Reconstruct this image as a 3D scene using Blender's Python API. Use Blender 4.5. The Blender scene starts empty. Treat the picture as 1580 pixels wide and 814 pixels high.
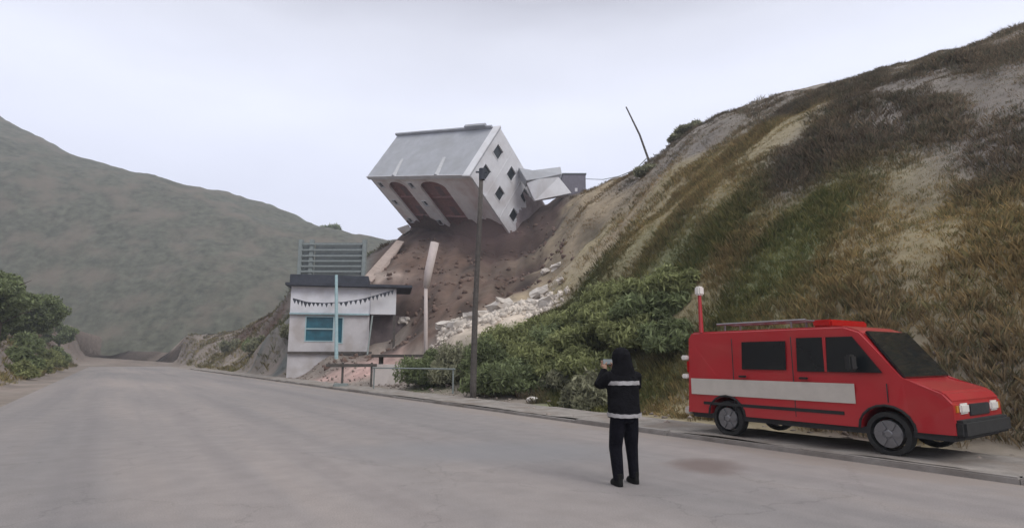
import bpy, bmesh, math, random
import numpy as np
from mathutils import Vector, Matrix, Quaternion
random.seed(7); RNG = np.random.default_rng(11)
S = bpy.context.scene; C = S.collection
R = math.radians

# ------------------------------------------------------------------ camera
FPX = 900.0; PITCH = math.atan(145 / 900); CAMZ = 1.65
cp, sp = math.cos(PITCH), math.sin(PITCH)
cam_d = bpy.data.cameras.new('camera'); cam = bpy.data.objects.new('camera', cam_d); C.objects.link(cam)
cam.location = (0, 0, CAMZ); cam.rotation_euler = (R(90) + PITCH, 0, 0)
cam_d.sensor_width = 36; cam_d.lens = 36 * FPX / 1580; cam_d.clip_end = 3000; cam_d.clip_start = 0.1
S.camera = cam

def at(px, py, Y):
    """world point seen at photo pixel (px, py) at distance Y ahead"""
    a = (px - 790) / FPX; b = (407 - py) / FPX; dy = cp - b * sp
    return Vector((a / dy * Y, Y, CAMZ + (sp + b * cp) / dy * Y))

# ------------------------------------------------------------------ light: overcast
W = bpy.data.worlds.new('World'); S.world = W; W.use_nodes = True
nt = W.node_tree; nt.nodes.clear(); N = nt.nodes.new; L = nt.links.new
SUN_EL, SUN_AZ = R(42), R(135)
sky = N('ShaderNodeTexSky'); sky.sky_type = 'NISHITA'; sky.sun_disc = False
sky.sun_elevation = SUN_EL; sky.sun_rotation = SUN_AZ
bg1 = N('ShaderNodeBackground'); bg1.inputs['Strength'].default_value = 0.05; L(sky.outputs[0], bg1.inputs[0])
tc = N('ShaderNodeTexCoord'); sep = N('ShaderNodeSeparateXYZ'); L(tc.outputs['Generated'], sep.inputs[0])
nz = N('ShaderNodeTexNoise'); nz.inputs['Scale'].default_value = 2.2; nz.inputs['Detail'].default_value = 4
mp = N('ShaderNodeMapping'); mp.inputs['Scale'].default_value = (1, 1, 3.0); L(tc.outputs['Generated'], mp.inputs[0]); L(mp.outputs[0], nz.inputs[0])
ad = N('ShaderNodeMath'); ad.operation = 'MULTIPLY_ADD'; ad.inputs[1].default_value = 0.10; L(nz.outputs[0], ad.inputs[0]); L(sep.outputs[2], ad.inputs[2])
cr = N('ShaderNodeValToRGB'); e = cr.color_ramp.elements
e[0].position = 0.0; e[0].color = (0.73, 0.74, 0.84, 1)
e[1].position = 1.0; e[1].color = (1.0, 1.0, 1.0, 1)
for p_, c_ in ((0.30, (0.74, 0.77, 0.91, 1)), (0.45, (0.79, 0.82, 0.95, 1)), (0.54, (0.68, 0.70, 0.80, 1)), (0.60, (0.52, 0.53, 0.61, 1)), (0.72, (0.9, 0.9, 0.93, 1))):
    q = cr.color_ramp.elements.new(p_); q.color = c_
L(ad.outputs[0], cr.inputs[0])
bg2 = N('ShaderNodeBackground'); bg2.inputs['Strength'].default_value = 1.07
cn = N('ShaderNodeTexNoise'); cn.inputs['Scale'].default_value = 3.5; cn.inputs['Detail'].default_value = 5; cn.inputs['Roughness'].default_value = 0.45; L(mp.outputs[0], cn.inputs[0])
cm = N('ShaderNodeMapRange'); cm.inputs['From Min'].default_value = 0.3; cm.inputs['From Max'].default_value = 0.7; cm.inputs['To Min'].default_value = 0.975; cm.inputs['To Max'].default_value = 1.035; L(cn.outputs[0], cm.inputs[0])
cx_ = N('ShaderNodeMix'); cx_.data_type = 'RGBA'; cx_.blend_type = 'MULTIPLY'; cx_.inputs[0].default_value = 1; L(cr.outputs[0], cx_.inputs[6]); L(cm.outputs[0], cx_.inputs[7]); L(cx_.outputs[2], bg2.inputs[0])
mx = N('ShaderNodeMixShader'); mx.inputs[0].default_value = 0.93; L(bg1.outputs[0], mx.inputs[1]); L(bg2.outputs[0], mx.inputs[2])
ow = N('ShaderNodeOutputWorld'); L(mx.outputs[0], ow.inputs[0])
sd = bpy.data.lights.new('sun', 'SUN'); sd.energy = 1.2; sd.angle = R(25); sd.color = (1, 0.96, 0.9)
sun = bpy.data.objects.new('sun', sd); C.objects.link(sun)
# sun_rotation is clockwise from +Y: direction towards the sun
sdir = Vector((math.sin(SUN_AZ) * math.cos(SUN_EL), math.cos(SUN_AZ) * math.cos(SUN_EL), math.sin(SUN_EL)))
sun.rotation_euler = sdir.to_track_quat('Z', 'Y').to_euler(); sun.location = (20, -20, 60)
S.view_settings.view_transform = 'Standard'; S.view_settings.look = 'None'; S.view_settings.gamma = 1
S.view_settings.exposure = 0.27; S.render.engine = 'CYCLES'

# ------------------------------------------------------------------ materials
def mat(name, col, rough=0.85, var=0.12, scale=3.0, bump=0.15, metal=0.0, attr=None, dirt=None, dscale=0.6, island=0.0, coat=0.0, transl=0.0, spec=None):
    m = bpy.data.materials.new(name); m.use_nodes = True; t = m.node_tree; n = t.nodes; l = t.links
    b = n['Principled BSDF']; b.inputs['Roughness'].default_value = rough; b.inputs['Metallic'].default_value = metal
    if spec is not None: b.inputs['Specular IOR Level'].default_value = spec
    if coat: b.inputs['Coat Weight'].default_value = coat
    tcn = n.new('ShaderNodeTexCoord')
    no = n.new('ShaderNodeTexNoise'); no.inputs['Scale'].default_value = scale; no.inputs['Detail'].default_value = 8; no.inputs['Roughness'].default_value = 0.65
    l.new(tcn.outputs['Object'], no.inputs[0])
    mr = n.new('ShaderNodeMapRange'); mr.inputs['From Min'].default_value = 0.3; mr.inputs['From Max'].default_value = 0.7
    mr.inputs['To Min'].default_value = 1 - var; mr.inputs['To Max'].default_value = 1 + var; l.new(no.outputs[0], mr.inputs[0])
    base = n.new('ShaderNodeMix'); base.data_type = 'RGBA'; base.blend_type = 'MULTIPLY'; base.inputs[0].default_value = 1
    if attr:
        at_ = n.new('ShaderNodeAttribute'); at_.attribute_name = attr; l.new(at_.outputs['Color'], base.inputs[6])
    else:
        base.inputs[6].default_value = (*col, 1)
    l.new(mr.outputs[0], base.inputs[7]); out = base.outputs[2]
    if dirt:
        n2 = n.new('ShaderNodeTexNoise'); n2.inputs['Scale'].default_value = dscale; n2.inputs['Detail'].default_value = 6
        l.new(tcn.outputs['Object'], n2.inputs[0])
        r2 = n.new('ShaderNodeMapRange'); r2.inputs['From Min'].default_value = 0.48; r2.inputs['From Max'].default_value = 0.68
        r2.inputs['To Max'].default_value = dirt[3]; l.new(n2.outputs[0], r2.inputs[0])
        m2 = n.new('ShaderNodeMix'); m2.data_type = 'RGBA'; l.new(r2.outputs[0], m2.inputs[0]); l.new(out, m2.inputs[6]); m2.inputs[7].default_value = (*dirt[:3], 1)
        out = m2.outputs[2]
    if island:
        g = n.new('ShaderNodeNewGeometry'); r3 = n.new('ShaderNodeMapRange'); r3.inputs['To Min'].default_value = 1 - island; r3.inputs['To Max'].default_value = 1 + island
        l.new(g.outputs['Random Per Island'], r3.inputs[0])
        m3 = n.new('ShaderNodeMix'); m3.data_type = 'RGBA'; m3.blend_type = 'MULTIPLY'; m3.inputs[0].default_value = 1
        l.new(out, m3.inputs[6]); l.new(r3.outputs[0], m3.inputs[7]); out = m3.outputs[2]
    l.new(out, b.inputs['Base Color'])
    if transl:
        tr_ = n.new('ShaderNodeBsdfTranslucent'); l.new(out, tr_.inputs[0]); ms_ = n.new('ShaderNodeMixShader'); ms_.inputs[0].default_value = transl
        l.new(b.outputs[0], ms_.inputs[1]); l.new(tr_.outputs[0], ms_.inputs[2]); l.new(ms_.outputs[0], n['Material Output'].inputs[0])
    if bump:
        bp = n.new('ShaderNodeBump'); bp.inputs['Strength'].default_value = bump; bp.inputs['Distance'].default_value = 0.1
        l.new(no.outputs[0], bp.inputs['Height']); l.new(bp.outputs[0], b.inputs['Normal'])
    return m
M = dict(
    terrain=mat('terrain', (0, 0, 0), 1.0, 0.22, 1.3, 0.5, attr='Col'),
    far=mat('far_hill', (0.082, 0.084, 0.064), 1.0, 0.5, 0.45, 1.0, dirt=(0.135, 0.115, 0.092, 0.8), dscale=0.12),
    kerb=mat('kerb_concrete', (0.26, 0.24, 0.225), 0.9, 0.2, 4, 0.3, dirt=(0.15, 0.125, 0.105, 0.8)),
    walk=mat('sidewalk', (0.25, 0.225, 0.205), 0.95, 0.3, 2.5, 0.6, dirt=(0.19, 0.155, 0.13, 0.9), dscale=0.9),
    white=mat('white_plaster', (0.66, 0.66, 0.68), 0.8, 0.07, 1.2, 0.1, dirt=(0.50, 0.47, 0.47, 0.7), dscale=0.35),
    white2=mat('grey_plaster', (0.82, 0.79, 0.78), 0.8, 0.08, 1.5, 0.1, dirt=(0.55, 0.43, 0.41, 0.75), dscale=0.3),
    brick=mat('bare_brick', (0.31, 0.165, 0.15), 0.95, 0.25, 3.0, 0.4, dirt=(0.24, 0.145, 0.145, 0.7), dscale=0.3),
    brickd=mat('door_brown', (0.20, 0.13, 0.13), 0.9, 0.2),
    roof=mat('roof_sheet', (0.36, 0.37, 0.395), 0.75, 0.10, 1.0, 0.15, dirt=(0.30, 0.305, 0.315, 0.7), dscale=0.3),
    dark=mat('dark_void', (0.025, 0.027, 0.03), 0.6, 0.2),
    vglass=mat('vehicle_glass', (0.012, 0.015, 0.017), 0.04, 0.1, 1, 0.0),
    glass=mat('window_glass', (0.02, 0.026, 0.03), 0.35, 0.2, 1, 0.0),
    teal=mat('teal_glass', (0.015, 0.10, 0.14), 0.25, 0.4, 1.2, 0.0),
    pale_blue=mat('pale_blue_paint', (0.35, 0.50, 0.53), 0.6, 0.15),
    roof2=mat('pale_flashing', (0.46, 0.465, 0.48), 0.8, 0.1),
    mud=mat('mud', (0.135, 0.085, 0.07), 1.0, 0.3, 2, 0.5),
    porch=mat('porch_wall', (0.12, 0.095, 0.095), 0.9, 0.35, 1.5),
    mud2=mat('dusty_mud', (0.30, 0.25, 0.25), 1.0, 0.3, 1, 0.4),
    navy=mat('dark_roof', (0.045, 0.05, 0.065), 0.8, 0.3, 2),
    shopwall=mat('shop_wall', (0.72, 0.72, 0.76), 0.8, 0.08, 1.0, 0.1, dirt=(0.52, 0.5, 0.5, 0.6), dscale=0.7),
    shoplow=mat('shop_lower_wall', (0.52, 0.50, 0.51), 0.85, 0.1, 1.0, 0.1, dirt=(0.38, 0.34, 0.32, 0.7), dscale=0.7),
    steel=mat('weathered_steel', (0.22, 0.25, 0.245), 0.6, 0.15, 3, 0.1),
    mesh=mat('slat_panel', (0.15, 0.17, 0.175), 0.8, 0.2, 1, 0.2),
    wood=mat('weathered_wood', (0.085, 0.075, 0.068), 0.9, 0.3, 6, 0.4),
    palepole=mat('pale_pole', (0.52, 0.45, 0.43), 0.7, 0.1, 3, 0.1),
    slab=mat('broken_concrete', (0.54, 0.50, 0.46), 0.95, 0.15, 2.5, 0.4, dirt=(0.3, 0.23, 0.18, 0.7)),
    rubble=mat('rubble', (0.56, 0.50, 0.44), 0.95, 0.2, 3, 0.3, island=0.3),
    soilclod=mat('soil_clods', (0.135, 0.090, 0.072), 1.0, 0.2, 3, 0.1, island=0.2),
    leaf=mat('leaf_green', (0.255, 0.275, 0.125), 0.8, 0.3, 1.2, 0, island=0.45, transl=0.4, spec=0.2),
    leafd=mat('leaf_dark', (0.195, 0.230, 0.115), 0.8, 0.3, 1.2, 0, island=0.45, transl=0.4, spec=0.2),
    leafg=mat('leaf_grey', (0.27, 0.27, 0.18), 0.8, 0.3, 1.2, 0, island=0.4, transl=0.4, spec=0.2),
    stem=mat('stem', (0.07, 0.055, 0.04), 0.9, 0.3),
    grass=mat('grass', (0, 0, 0), 0.9, 0.2, 1, 0, attr='Col', island=0.3, transl=0.45, spec=0.1),
    red=mat('red_paint', (0.40, 0.016, 0.022), 0.35, 0.06, 1, 0.0, coat=0.5, dirt=(0.36, 0.05, 0.04, 0.35), dscale=1.5),
    stripe=mat('reflective_stripe', (0.52, 0.48, 0.43), 0.5, 0.08),
    rubber=mat('rubber', (0.02, 0.02, 0.02), 0.9, 0.2),
    chrome=mat('bare_metal', (0.22, 0.22, 0.23), 0.45, 0.1, metal=0.7),
    lampw=mat('lamp_lens', (0.75, 0.72, 0.68), 0.2, 0.05),
    lampr=mat('red_lens', (0.4, 0.01, 0.01), 0.2, 0.05),
    jacket=mat('black_cloth', (0.008, 0.008, 0.010), 0.95, 0.3, 9, 0.4, spec=0.1),
    trouser=mat('navy_cloth', (0.007, 0.007, 0.011), 0.95, 0.3, 9, 0.4, spec=0.1),
    band=mat('silver_band', (0.36, 0.35, 0.36), 0.6, 0.15, 14, 0.1, dirt=(0.2, 0.19, 0.19, 0.7), dscale=9),
    skin=mat('skin', (0.33, 0.19, 0.13), 0.6, 0.08, 10, 0.05),
    boot=mat('boot', (0.010, 0.010, 0.010), 0.8, 0.2, 8, 0.2, spec=0.15),
    phone=mat('phone_body', (0.02, 0.02, 0.025), 0.3, 0.1, 5, 0),
    screen=mat('phone_screen', (0.30, 0.34, 0.36), 0.15, 0.05, 5, 0),
)

# ------------------------------------------------------------------ helpers
def setp(o, label=None, cat=None, group=None, kind=None):
    if label: o['label'] = label
    if cat: o['category'] = cat
    if group: o['group'] = group
    if kind: o['kind'] = kind
    return o
def empty(name, loc, rz=0, label=None, cat=None, group=None):
    o = bpy.data.objects.new(name, None); C.objects.link(o); o.location = loc; o.rotation_euler = (0, 0, rz)
    o.empty_display_size = 0.3
    return setp(o, label, cat, group)
def link(name, bm, m, parent=None, smooth=False, recalc=True):
    if recalc: bmesh.ops.recalc_face_normals(bm, faces=bm.faces)
    me = bpy.data.meshes.new(name); bm.to_mesh(me); bm.free()
    for mm in (m if isinstance(m, (list, tuple)) else [m]): me.materials.append(mm)
    if smooth:
        for p in me.polygons: p.use_smooth = True
    o = bpy.data.objects.new(name, me); C.objects.link(o)
    if parent: o.parent = parent
    return o
def link_np(name, V, F, m, parent=None, col=None, smooth=False):
    me = bpy.data.meshes.new(name); V = np.asarray(V, np.float32); F = np.asarray(F, np.int32)
    me.vertices.add(len(V)); me.vertices.foreach_set('co', V.ravel())
    k = F.shape[1]; me.loops.add(F.size); me.loops.foreach_set('vertex_index', F.ravel())
    me.polygons.add(len(F)); me.polygons.foreach_set('loop_start', np.arange(0, F.size, k, dtype=np.int32))
    me.update(calc_edges=True); me.validate()
    if smooth: me.polygons.foreach_set('use_smooth', np.ones(len(me.polygons), bool))
    if col is not None:
        a = me.attributes.new('Col', 'FLOAT_COLOR', 'POINT'); a.data.foreach_set('color', np.c_[col, np.ones(len(col))].astype(np.float32).ravel())
    me.materials.append(m)
    o = bpy.data.objects.new(name, me); C.objects.link(o)
    if parent: o.parent = parent
    return o
def box(bm, x0, x1, y0, y1, z0, z1, bev=0.0, M4=None):
    r = bmesh.ops.create_cube(bm, size=1)
    vs = r['verts']
    for v in vs: v.co = Vector(((x0 + x1) / 2 + v.co.x * (x1 - x0), (y0 + y1) / 2 + v.co.y * (y1 - y0), (z0 + z1) / 2 + v.co.z * (z1 - z0)))
    if bev:
        es = list({e for v in vs for e in v.link_edges})
        r2 = bmesh.ops.bevel(bm, geom=es, offset=bev, segments=2, affect='EDGES')
        vs = list({v for f in r2['faces'] for v in f.verts} | {v for v in vs if v.is_valid})
    if M4 is not None:
        for v in vs: v.co = M4 @ v.co
    return vs
def tube(bm, pts, rad, n=10, sy=1.0):
    """swept tube through pts; rad a number or list"""
    pts = [Vector(p) for p in pts]; rad = rad if hasattr(rad, '__len__') else [rad] * len(pts)
    rings = []; up = Vector((0.02, 0.05, 1))
    for i, p in enumerate(pts):
        d = (pts[min(i + 1, len(pts) - 1)] - pts[max(i - 1, 0)]).normalized()
        u = Vector((0, 1, 0)) if abs(d.z) > 0.9 else Vector((0, 0, 1))
        a = d.cross(u).normalized(); b = a.cross(d).normalized()
        rings.append([bm.verts.new(p + (a * math.cos(t) + b * math.sin(t) * sy) * rad[i]) for t in [2 * math.pi * k / n for k in range(n)]])
    for r0, r1 in zip(rings, rings[1:]):
        for k in range(n): bm.faces.new((r0[k], r0[(k + 1) % n], r1[(k + 1) % n], r1[k]))
    bm.faces.new(rings[0][::-1]); bm.faces.new(rings[-1])
def loft(bm, secs, n=20, cap=True, ex=2.0):
    """secs: (z, cx, cy, rx, ry)"""
    rings = []
    for z, cx, cy, rx, ry in secs:
        ring = []
        for k in range(n):
            t = 2 * math.pi * k / n; c, s = math.cos(t), math.sin(t)
            ring.append(bm.verts.new((cx + rx * math.copysign(abs(c) ** (2 / ex), c), cy + ry * math.copysign(abs(s) ** (2 / ex), s), z)))
        rings.append(ring)
    for r0, r1 in zip(rings, rings[1:]):
        for k in range(n): bm.faces.new((r0[k], r0[(k + 1) % n], r1[(k + 1) % n], r1[k]))
    if cap: bm.faces.new(rings[0][::-1]); bm.faces.new(rings[-1])
def B(): return bmesh.new()

def vnoise(x, y, seed=0):
    xi = np.floor(x).astype(np.int64); yi = np.floor(y).astype(np.int64); fx = x - xi; fy = y - yi
    fx = fx * fx * (3 - 2 * fx); fy = fy * fy * (3 - 2 * fy)
    def h(a, b):
        n = (a * 374761393 + b * 668265263 + seed * 974634777) & 0xffffffff
        n = ((n ^ (n >> 13)) * 1274126177) & 0xffffffff
        return ((n ^ (n >> 16)) & 0xffff) / 65535.0
    return (h(xi, yi) * (1 - fx) + h(xi + 1, yi) * fx) * (1 - fy) + (h(xi, yi + 1) * (1 - fx) + h(xi + 1, yi + 1) * fx) * fy
def fbm(x, y, o=5, seed=0):
    s = 0; a = 0.5
    for i in range(o): s = s + a * (vnoise(x * 2 ** i, y * 2 ** i, seed + i) - 0.5); a *= 0.5
    return s * 2

# road frame: d = metres beyond the kerb on the hill side, s = metres along the kerb away from us
RX, RY = 3.9, 12.2; NX, NY = 0.826, 0.564
def rd(x, y): return (x - RX) * NX + (y - RY) * NY
def rs(x, y): return -(x - RX) * NY + (y - RY) * NX
def rp(d, s, z=0): return Vector((RX + d * NX - s * NY, RY + d * NY + s * NX, z))

# ------------------------------------------------------------------ terrain
OLIVE = (0.270, 0.215, 0.145); OLIVE2 = (0.275, 0.230, 0.140); SCRUB = (0.190, 0.168, 0.150); GREEN = (0.165, 0.180, 0.088)
SOIL = (0.092, 0.057, 0.042); SOILD = (0.062, 0.038, 0.032); TAN = (0.36, 0.29, 0.25); PALE = (0.48, 0.41, 0.34); DIRT = (0.235, 0.200, 0.175)
PINK = (0.40, 0.265, 0.24); GREYG = (0.13, 0.14, 0.135)
CT = []
def cpx(px, py, Y, c): v = at(px, py, Y); CT.append((v.x, v.y, v.z, c))
def cw(x, y, z, c): CT.append((x, y, z, c))
# right hand hill: columns from foot to crest
def column(px, crest_py, crest_Y, cols, df=4.0, bulge=0.06):
    top = at(px, crest_py, crest_Y); t = top.x / top.y
    Yf = (df + 3.22 + 6.88) / (NX * t + NY)
    for i, c in enumerate(cols):
        k = i / (len(cols) - 1); Y = Yf + (crest_Y - Yf) * k
        z = 0.15 + (top.z - 0.15) * (k + bulge * math.sin(k * math.pi))
        cw(t * Y, Y, z, c)
column(905, 290, 72, [GREEN, GREEN, OLIVE2, OLIVE, OLIVE, SCRUB], 5)
column(940, 281, 67, [GREEN, GREEN, OLIVE, OLIVE, OLIVE, SCRUB], 5)
column(1000, 250, 57, [GREEN, GREEN, OLIVE2, OLIVE, SCRUB, SCRUB], 4.2)
column(1040, 222, 51, [OLIVE2, GREEN, OLIVE2, OLIVE2, SCRUB, SCRUB], 3.6)
column(1077, 200, 46, [OLIVE2, OLIVE2, OLIVE2, OLIVE2, SCRUB, SCRUB], 3.4)
column(1200, 150, 38, [OLIVE2, GREEN, SCRUB, OLIVE2, SCRUB, SCRUB], 3.2)
column(1350, 110, 30, [OLIVE2, OLIVE2, SCRUB, SCRUB, SCRUB], 3.0)
column(1500, 80, 25, [SCRUB, OLIVE2, SCRUB, SCRUB, SCRUB], 3.0)
column(1640, 60, 21, [SCRUB, OLIVE2, SCRUB, SCRUB], 3.0)
for x, y, z in ((20, 85, 22), (45, 60, 23), (60, 30, 23), (35, 18, 15), (45, 100, 21), (8, 100, 19), (-14, 105, 18), (60, 5, 20), (-30, 110, 15), (20, 66, 23)): cw(x, y, z, SCRUB)
# spur edge beside the landslide
for p in ((880, 306, 69), (872, 340, 62), (860, 385, 55), (846, 425, 49), (846, 455, 44)): cpx(*p, OLIVE)
cpx(850, 478, 38, OLIVE2); cpx(860, 520, 31, GREEN)
# gully and scarp under the toppled house
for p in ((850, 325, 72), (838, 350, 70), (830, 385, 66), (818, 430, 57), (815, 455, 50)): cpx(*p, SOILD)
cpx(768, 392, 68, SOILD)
# soil face columns
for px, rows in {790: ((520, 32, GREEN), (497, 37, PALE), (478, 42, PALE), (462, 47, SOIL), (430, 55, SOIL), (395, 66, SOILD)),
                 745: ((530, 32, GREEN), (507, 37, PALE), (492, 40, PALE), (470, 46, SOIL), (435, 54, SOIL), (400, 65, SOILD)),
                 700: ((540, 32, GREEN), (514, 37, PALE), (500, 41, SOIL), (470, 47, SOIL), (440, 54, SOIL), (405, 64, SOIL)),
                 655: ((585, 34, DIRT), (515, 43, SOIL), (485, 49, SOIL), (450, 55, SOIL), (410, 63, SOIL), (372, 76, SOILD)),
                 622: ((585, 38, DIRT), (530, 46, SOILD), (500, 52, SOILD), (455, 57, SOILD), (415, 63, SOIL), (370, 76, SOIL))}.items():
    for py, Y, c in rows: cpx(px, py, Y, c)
cpx(640, 350, 84, SOIL)
for x_, y_, z_ in ((-12, 90, 21.5), (-4, 90, 22), (4, 86, 22.5), (-18, 92, 20)): cw(x_, y_, z_, SOILD)
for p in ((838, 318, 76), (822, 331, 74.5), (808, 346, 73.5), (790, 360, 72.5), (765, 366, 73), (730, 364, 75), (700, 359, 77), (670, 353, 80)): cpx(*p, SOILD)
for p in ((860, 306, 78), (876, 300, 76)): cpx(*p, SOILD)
for p in ((567, 433, 60, TAN), (590, 400, 67, SOIL), (606, 379, 72, SOIL)): cpx(*p)
for p in ((600, 450, 57, SOILD), (580, 455, 57, SOILD), (590, 520, 52, SOILD), (560, 520, 55, SOILD), (500, 520, 55, GREYG), (440, 520, 55, GREYG)): cpx(*p)
for p in ((545, 440, 61, GREYG), (480, 440, 61, GREYG), (540, 420, 72, GREYG), (480, 412, 72, GREYG), (560, 396, 95, GREYG), (480, 390, 95, GREYG),
          (400, 430, 62, GREYG), (320, 440, 66, SOILD)): cpx(*p)
# shop yard and roadside
for x, y, z, c in ((-10, 49, 1.7, DIRT), (-15, 48, 1.7, DIRT), (-19.5, 52, 1.7, DIRT), (-10.5, 42, 1.0, PINK), (-14, 42, 1.1, PINK), (-18, 41.5, 0.9, PINK), (-10, 38, 0.2, DIRT), (-7, 36, 0.2, DIRT), (-6.5, 41, 1.2, DIRT), (-13.2, 38.8, 0.45, PINK)): cw(x, y, z, c)
for s in range(-20, 120, 6):
    c = DIRT
    cw(*rp(0, s)[:2], 0.0, c); cw(*rp(1.8, s)[:2], 0.10, c); cw(*rp(-9, s)[:2], 0, c)
    if s < 0: cw(*rp(-20, s)[:2], 0, DIRT); cw(*rp(-45, s)[:2], 0, SCRUB)
for s in (16, 20, 24, 28): cw(*rp(4.0, s)[:2], 0.25, DIRT)
for s in range(60, 130, 14):
    for d_, z_, c_ in ((5, 0.6, DIRT), (10, 5, SOIL), (18, 12, SOIL), (30, 17, SCRUB)): cw(*rp(d_, s)[:2], z_, c_)
for s in range(0, 150, 15):
    for d_, z_, c_ in ((-16.5, 0.3, DIRT), (-20, 4, SOIL), (-25, 11, SOIL), (-32, 17, SCRUB), (-45, 19, SCRUB)): cw(*rp(d_, s)[:2], z_, c_)
CP = np.array([c[:3] for c in CT]); CC = np.array([c[3] for c in CT])
_d = np.hypot(CP[:, None, 0] - CP[None, :, 0], CP[:, None, 1] - CP[None, :, 1])
_w = np.linalg.solve(_d + 1e-9 * np.eye(len(CP)), CP[:, 2] - 5.0)
def terr(x, y):
    x = np.atleast_1d(np.asarray(x, float)); y = np.atleast_1d(np.asarray(y, float)); h = np.empty(len(x)); col = np.empty((len(x), 3))
    xn = x + 2.5 * fbm(x / 5, y / 5, 4, 50); yn = y + 2.5 * fbm(x / 5, y / 5, 4, 70)
    for i in range(0, len(x), 20000):
        sl = slice(i, i + 20000)
        D_ = np.hypot(x[sl, None] - CP[None, :, 0], y[sl, None] - CP[None, :, 1]); h[sl] = D_ @ _w + 5.0
        D2 = np.hypot(xn[sl, None] - CP[None, :, 0], yn[sl, None] - CP[None, :, 1]) + 0.15
        k = D2 ** -3.5; k /= k.sum(1, keepdims=True); col[sl] = k @ CC
    d = rd(x, y); t = np.clip((d - 1.9) / 3.0, 0, 1); t = t * t * (3 - 2 * t)
    h = h.clip(-0.5, 60)
    rough = np.clip((h - 0.3) / 4, 0, 1)
    t2 = np.clip((-d - 14.5) / 3.0, 0, 1); t = np.maximum(t, t2 * t2 * (3 - 2 * t2))
    h = h * t + t * (0.10 * fbm(x / 1.1, y / 1.1, 4, 3) + rough * (1.1 * fbm(x / 7, y / 7, 4, 9) + 0.22 * fbm(x / 1.6, y / 1.6, 4, 21)))
    # gullies running down the bare face
    g = np.exp(-((x + 4) / 9) ** 2) * np.clip((y - 44) / 8, 0, 1) * np.clip((84 - y) / 8, 0, 1)
    h = h + g * 0.55 * (np.abs(np.sin(x * 1.15 + 1.6 * fbm(x / 4, y / 9, 3, 5))) - 0.6)
    h = np.where((d < 1.9) & (d > -14.5), -0.06, h - 0.06 * (1 - t))
    return h, col
def hz(x, y): return float(terr([x], [y])[0][0])
def axis(segs):
    out = []
    for a, b, st in segs: out += list(np.arange(a, b, st))
    return np.array(out + [segs[-1][1]])
xs = axis([(-420, -120, 25), (-120, -36, 0.8), (-36, 30, 0.34), (30, 60, 1.0), (60, 400, 20)])
ys = axis([(-60, 4, 4), (4, 90, 0.34), (90, 140, 1.2), (130, 600, 25)])
GX, GY = np.meshgrid(xs, ys); gx, gy = GX.ravel(), GY.ravel()
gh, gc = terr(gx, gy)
fade = np.clip((np.hypot(gx, gy - 40) - 110) / 60, 0, 1); gh = gh * (1 - fade) + 6 * fade * (gy > 60)
gc = gc * (1 + 0.35 * fbm(gx / 3, gy / 3, 5, 31))[:, None]
stk = fbm(gx / 0.9 + 1.5 * fbm(gx / 5, gy / 5, 3, 19), gy / 9, 5, 44) * ((gx > -16) & (gx < 8) & (gy > 42) & (gy < 84))
gc = gc * (1 + 0.75 * stk)[:, None]
nx, ny = len(xs), len(ys); ii = np.arange(nx * ny).reshape(ny, nx)
F = np.stack([ii[:-1, :-1].ravel(), ii[:-1, 1:].ravel(), ii[1:, 1:].ravel(), ii[1:, :-1].ravel()], 1)
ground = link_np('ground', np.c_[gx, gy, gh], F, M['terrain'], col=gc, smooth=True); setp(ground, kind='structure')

# far ridge
V = []; Fq = []; nseg = 420; prof = [(470, 352), (500, 357), (545, 368), (600, 374), (640, 372), (760, 380), (1000, 390)]
def ridge_py(px):
    if px < 470: return max(352 - (470 - px) * 0.30 - 8 * math.sin((470 - px) / 70), 175 + 25 * math.sin(px / 190) + 0.02 * (px + 100))
    for (a, b), (c, d_) in zip(prof, prof[1:]):
        if a <= px <= c: return b + (d_ - b) * (px - a) / (c - a)
    return 390
for j in range(33):
    k = j / 32
    for i in range(nseg + 1):
        px = -1500 + 2500 * i / nseg
        topz = at(px, ridge_py(px), 230).z; Y = 130 + 100 * k + (60 * (k - 0.9) if k > 0.9 else 0)
        x = at(px, 400, Y).x
        z = -3 + (topz + 3) * math.sin(k * math.pi / 2) ** 1.1
        V.append((x, Y, z + (4.5 * float(fbm(np.array([x / 22]), np.array([Y / 22]), 6, 3)[0]) * (0.35 if k > 0.95 else 1) if 0 < k else 0)))
for j in range(32):
    for i in range(nseg): a = j * (nseg + 1) + i; Fq.append((a, a + 1, a + nseg + 2, a + nseg + 1))
V_hill = list(V)
setp(link_np('hill', V, Fq, M['far'], smooth=True), kind='structure')

# ------------------------------------------------------------------ road, kerb, pavement
bm = B()
def strip(bm, d0, d1, s0, s1, z, n=1):
    vs = [bm.verts.new(rp(d0, s0, z)), bm.verts.new(rp(d1, s0, z)), bm.verts.new(rp(d1, s1, z)), bm.verts.new(rp(d0, s1, z))]
    return bm.faces.new(vs)
strip(bm, -13, 0, -40, 130, 0.0)
m = bpy.data.materials.new('road_surface'); m.use_nodes = True; t = m.node_tree; n = t.nodes; l = t.links; b = n['Principled BSDF']; b.inputs['Roughness'].default_value = 0.85
tcn = n.new('ShaderNodeTexCoord')
def nn(scale, detail=6, stretch=None, rough=0.6):
    o = n.new('ShaderNodeTexNoise'); o.inputs['Scale'].default_value = scale; o.inputs['Detail'].default_value = detail; o.inputs['Roughness'].default_value = rough
    mpp = n.new('ShaderNodeMapping'); l.new(tcn.outputs['Object'], mpp.inputs[0]); l.new(mpp.outputs[0], o.inputs[0])
    mpp.vector_type = 'TEXTURE'; mpp.inputs['Rotation'].default_value = (0, 0, math.atan2(NX, -NY))
    if stretch: mpp.inputs['Scale'].default_value = stretch
    return o
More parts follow.
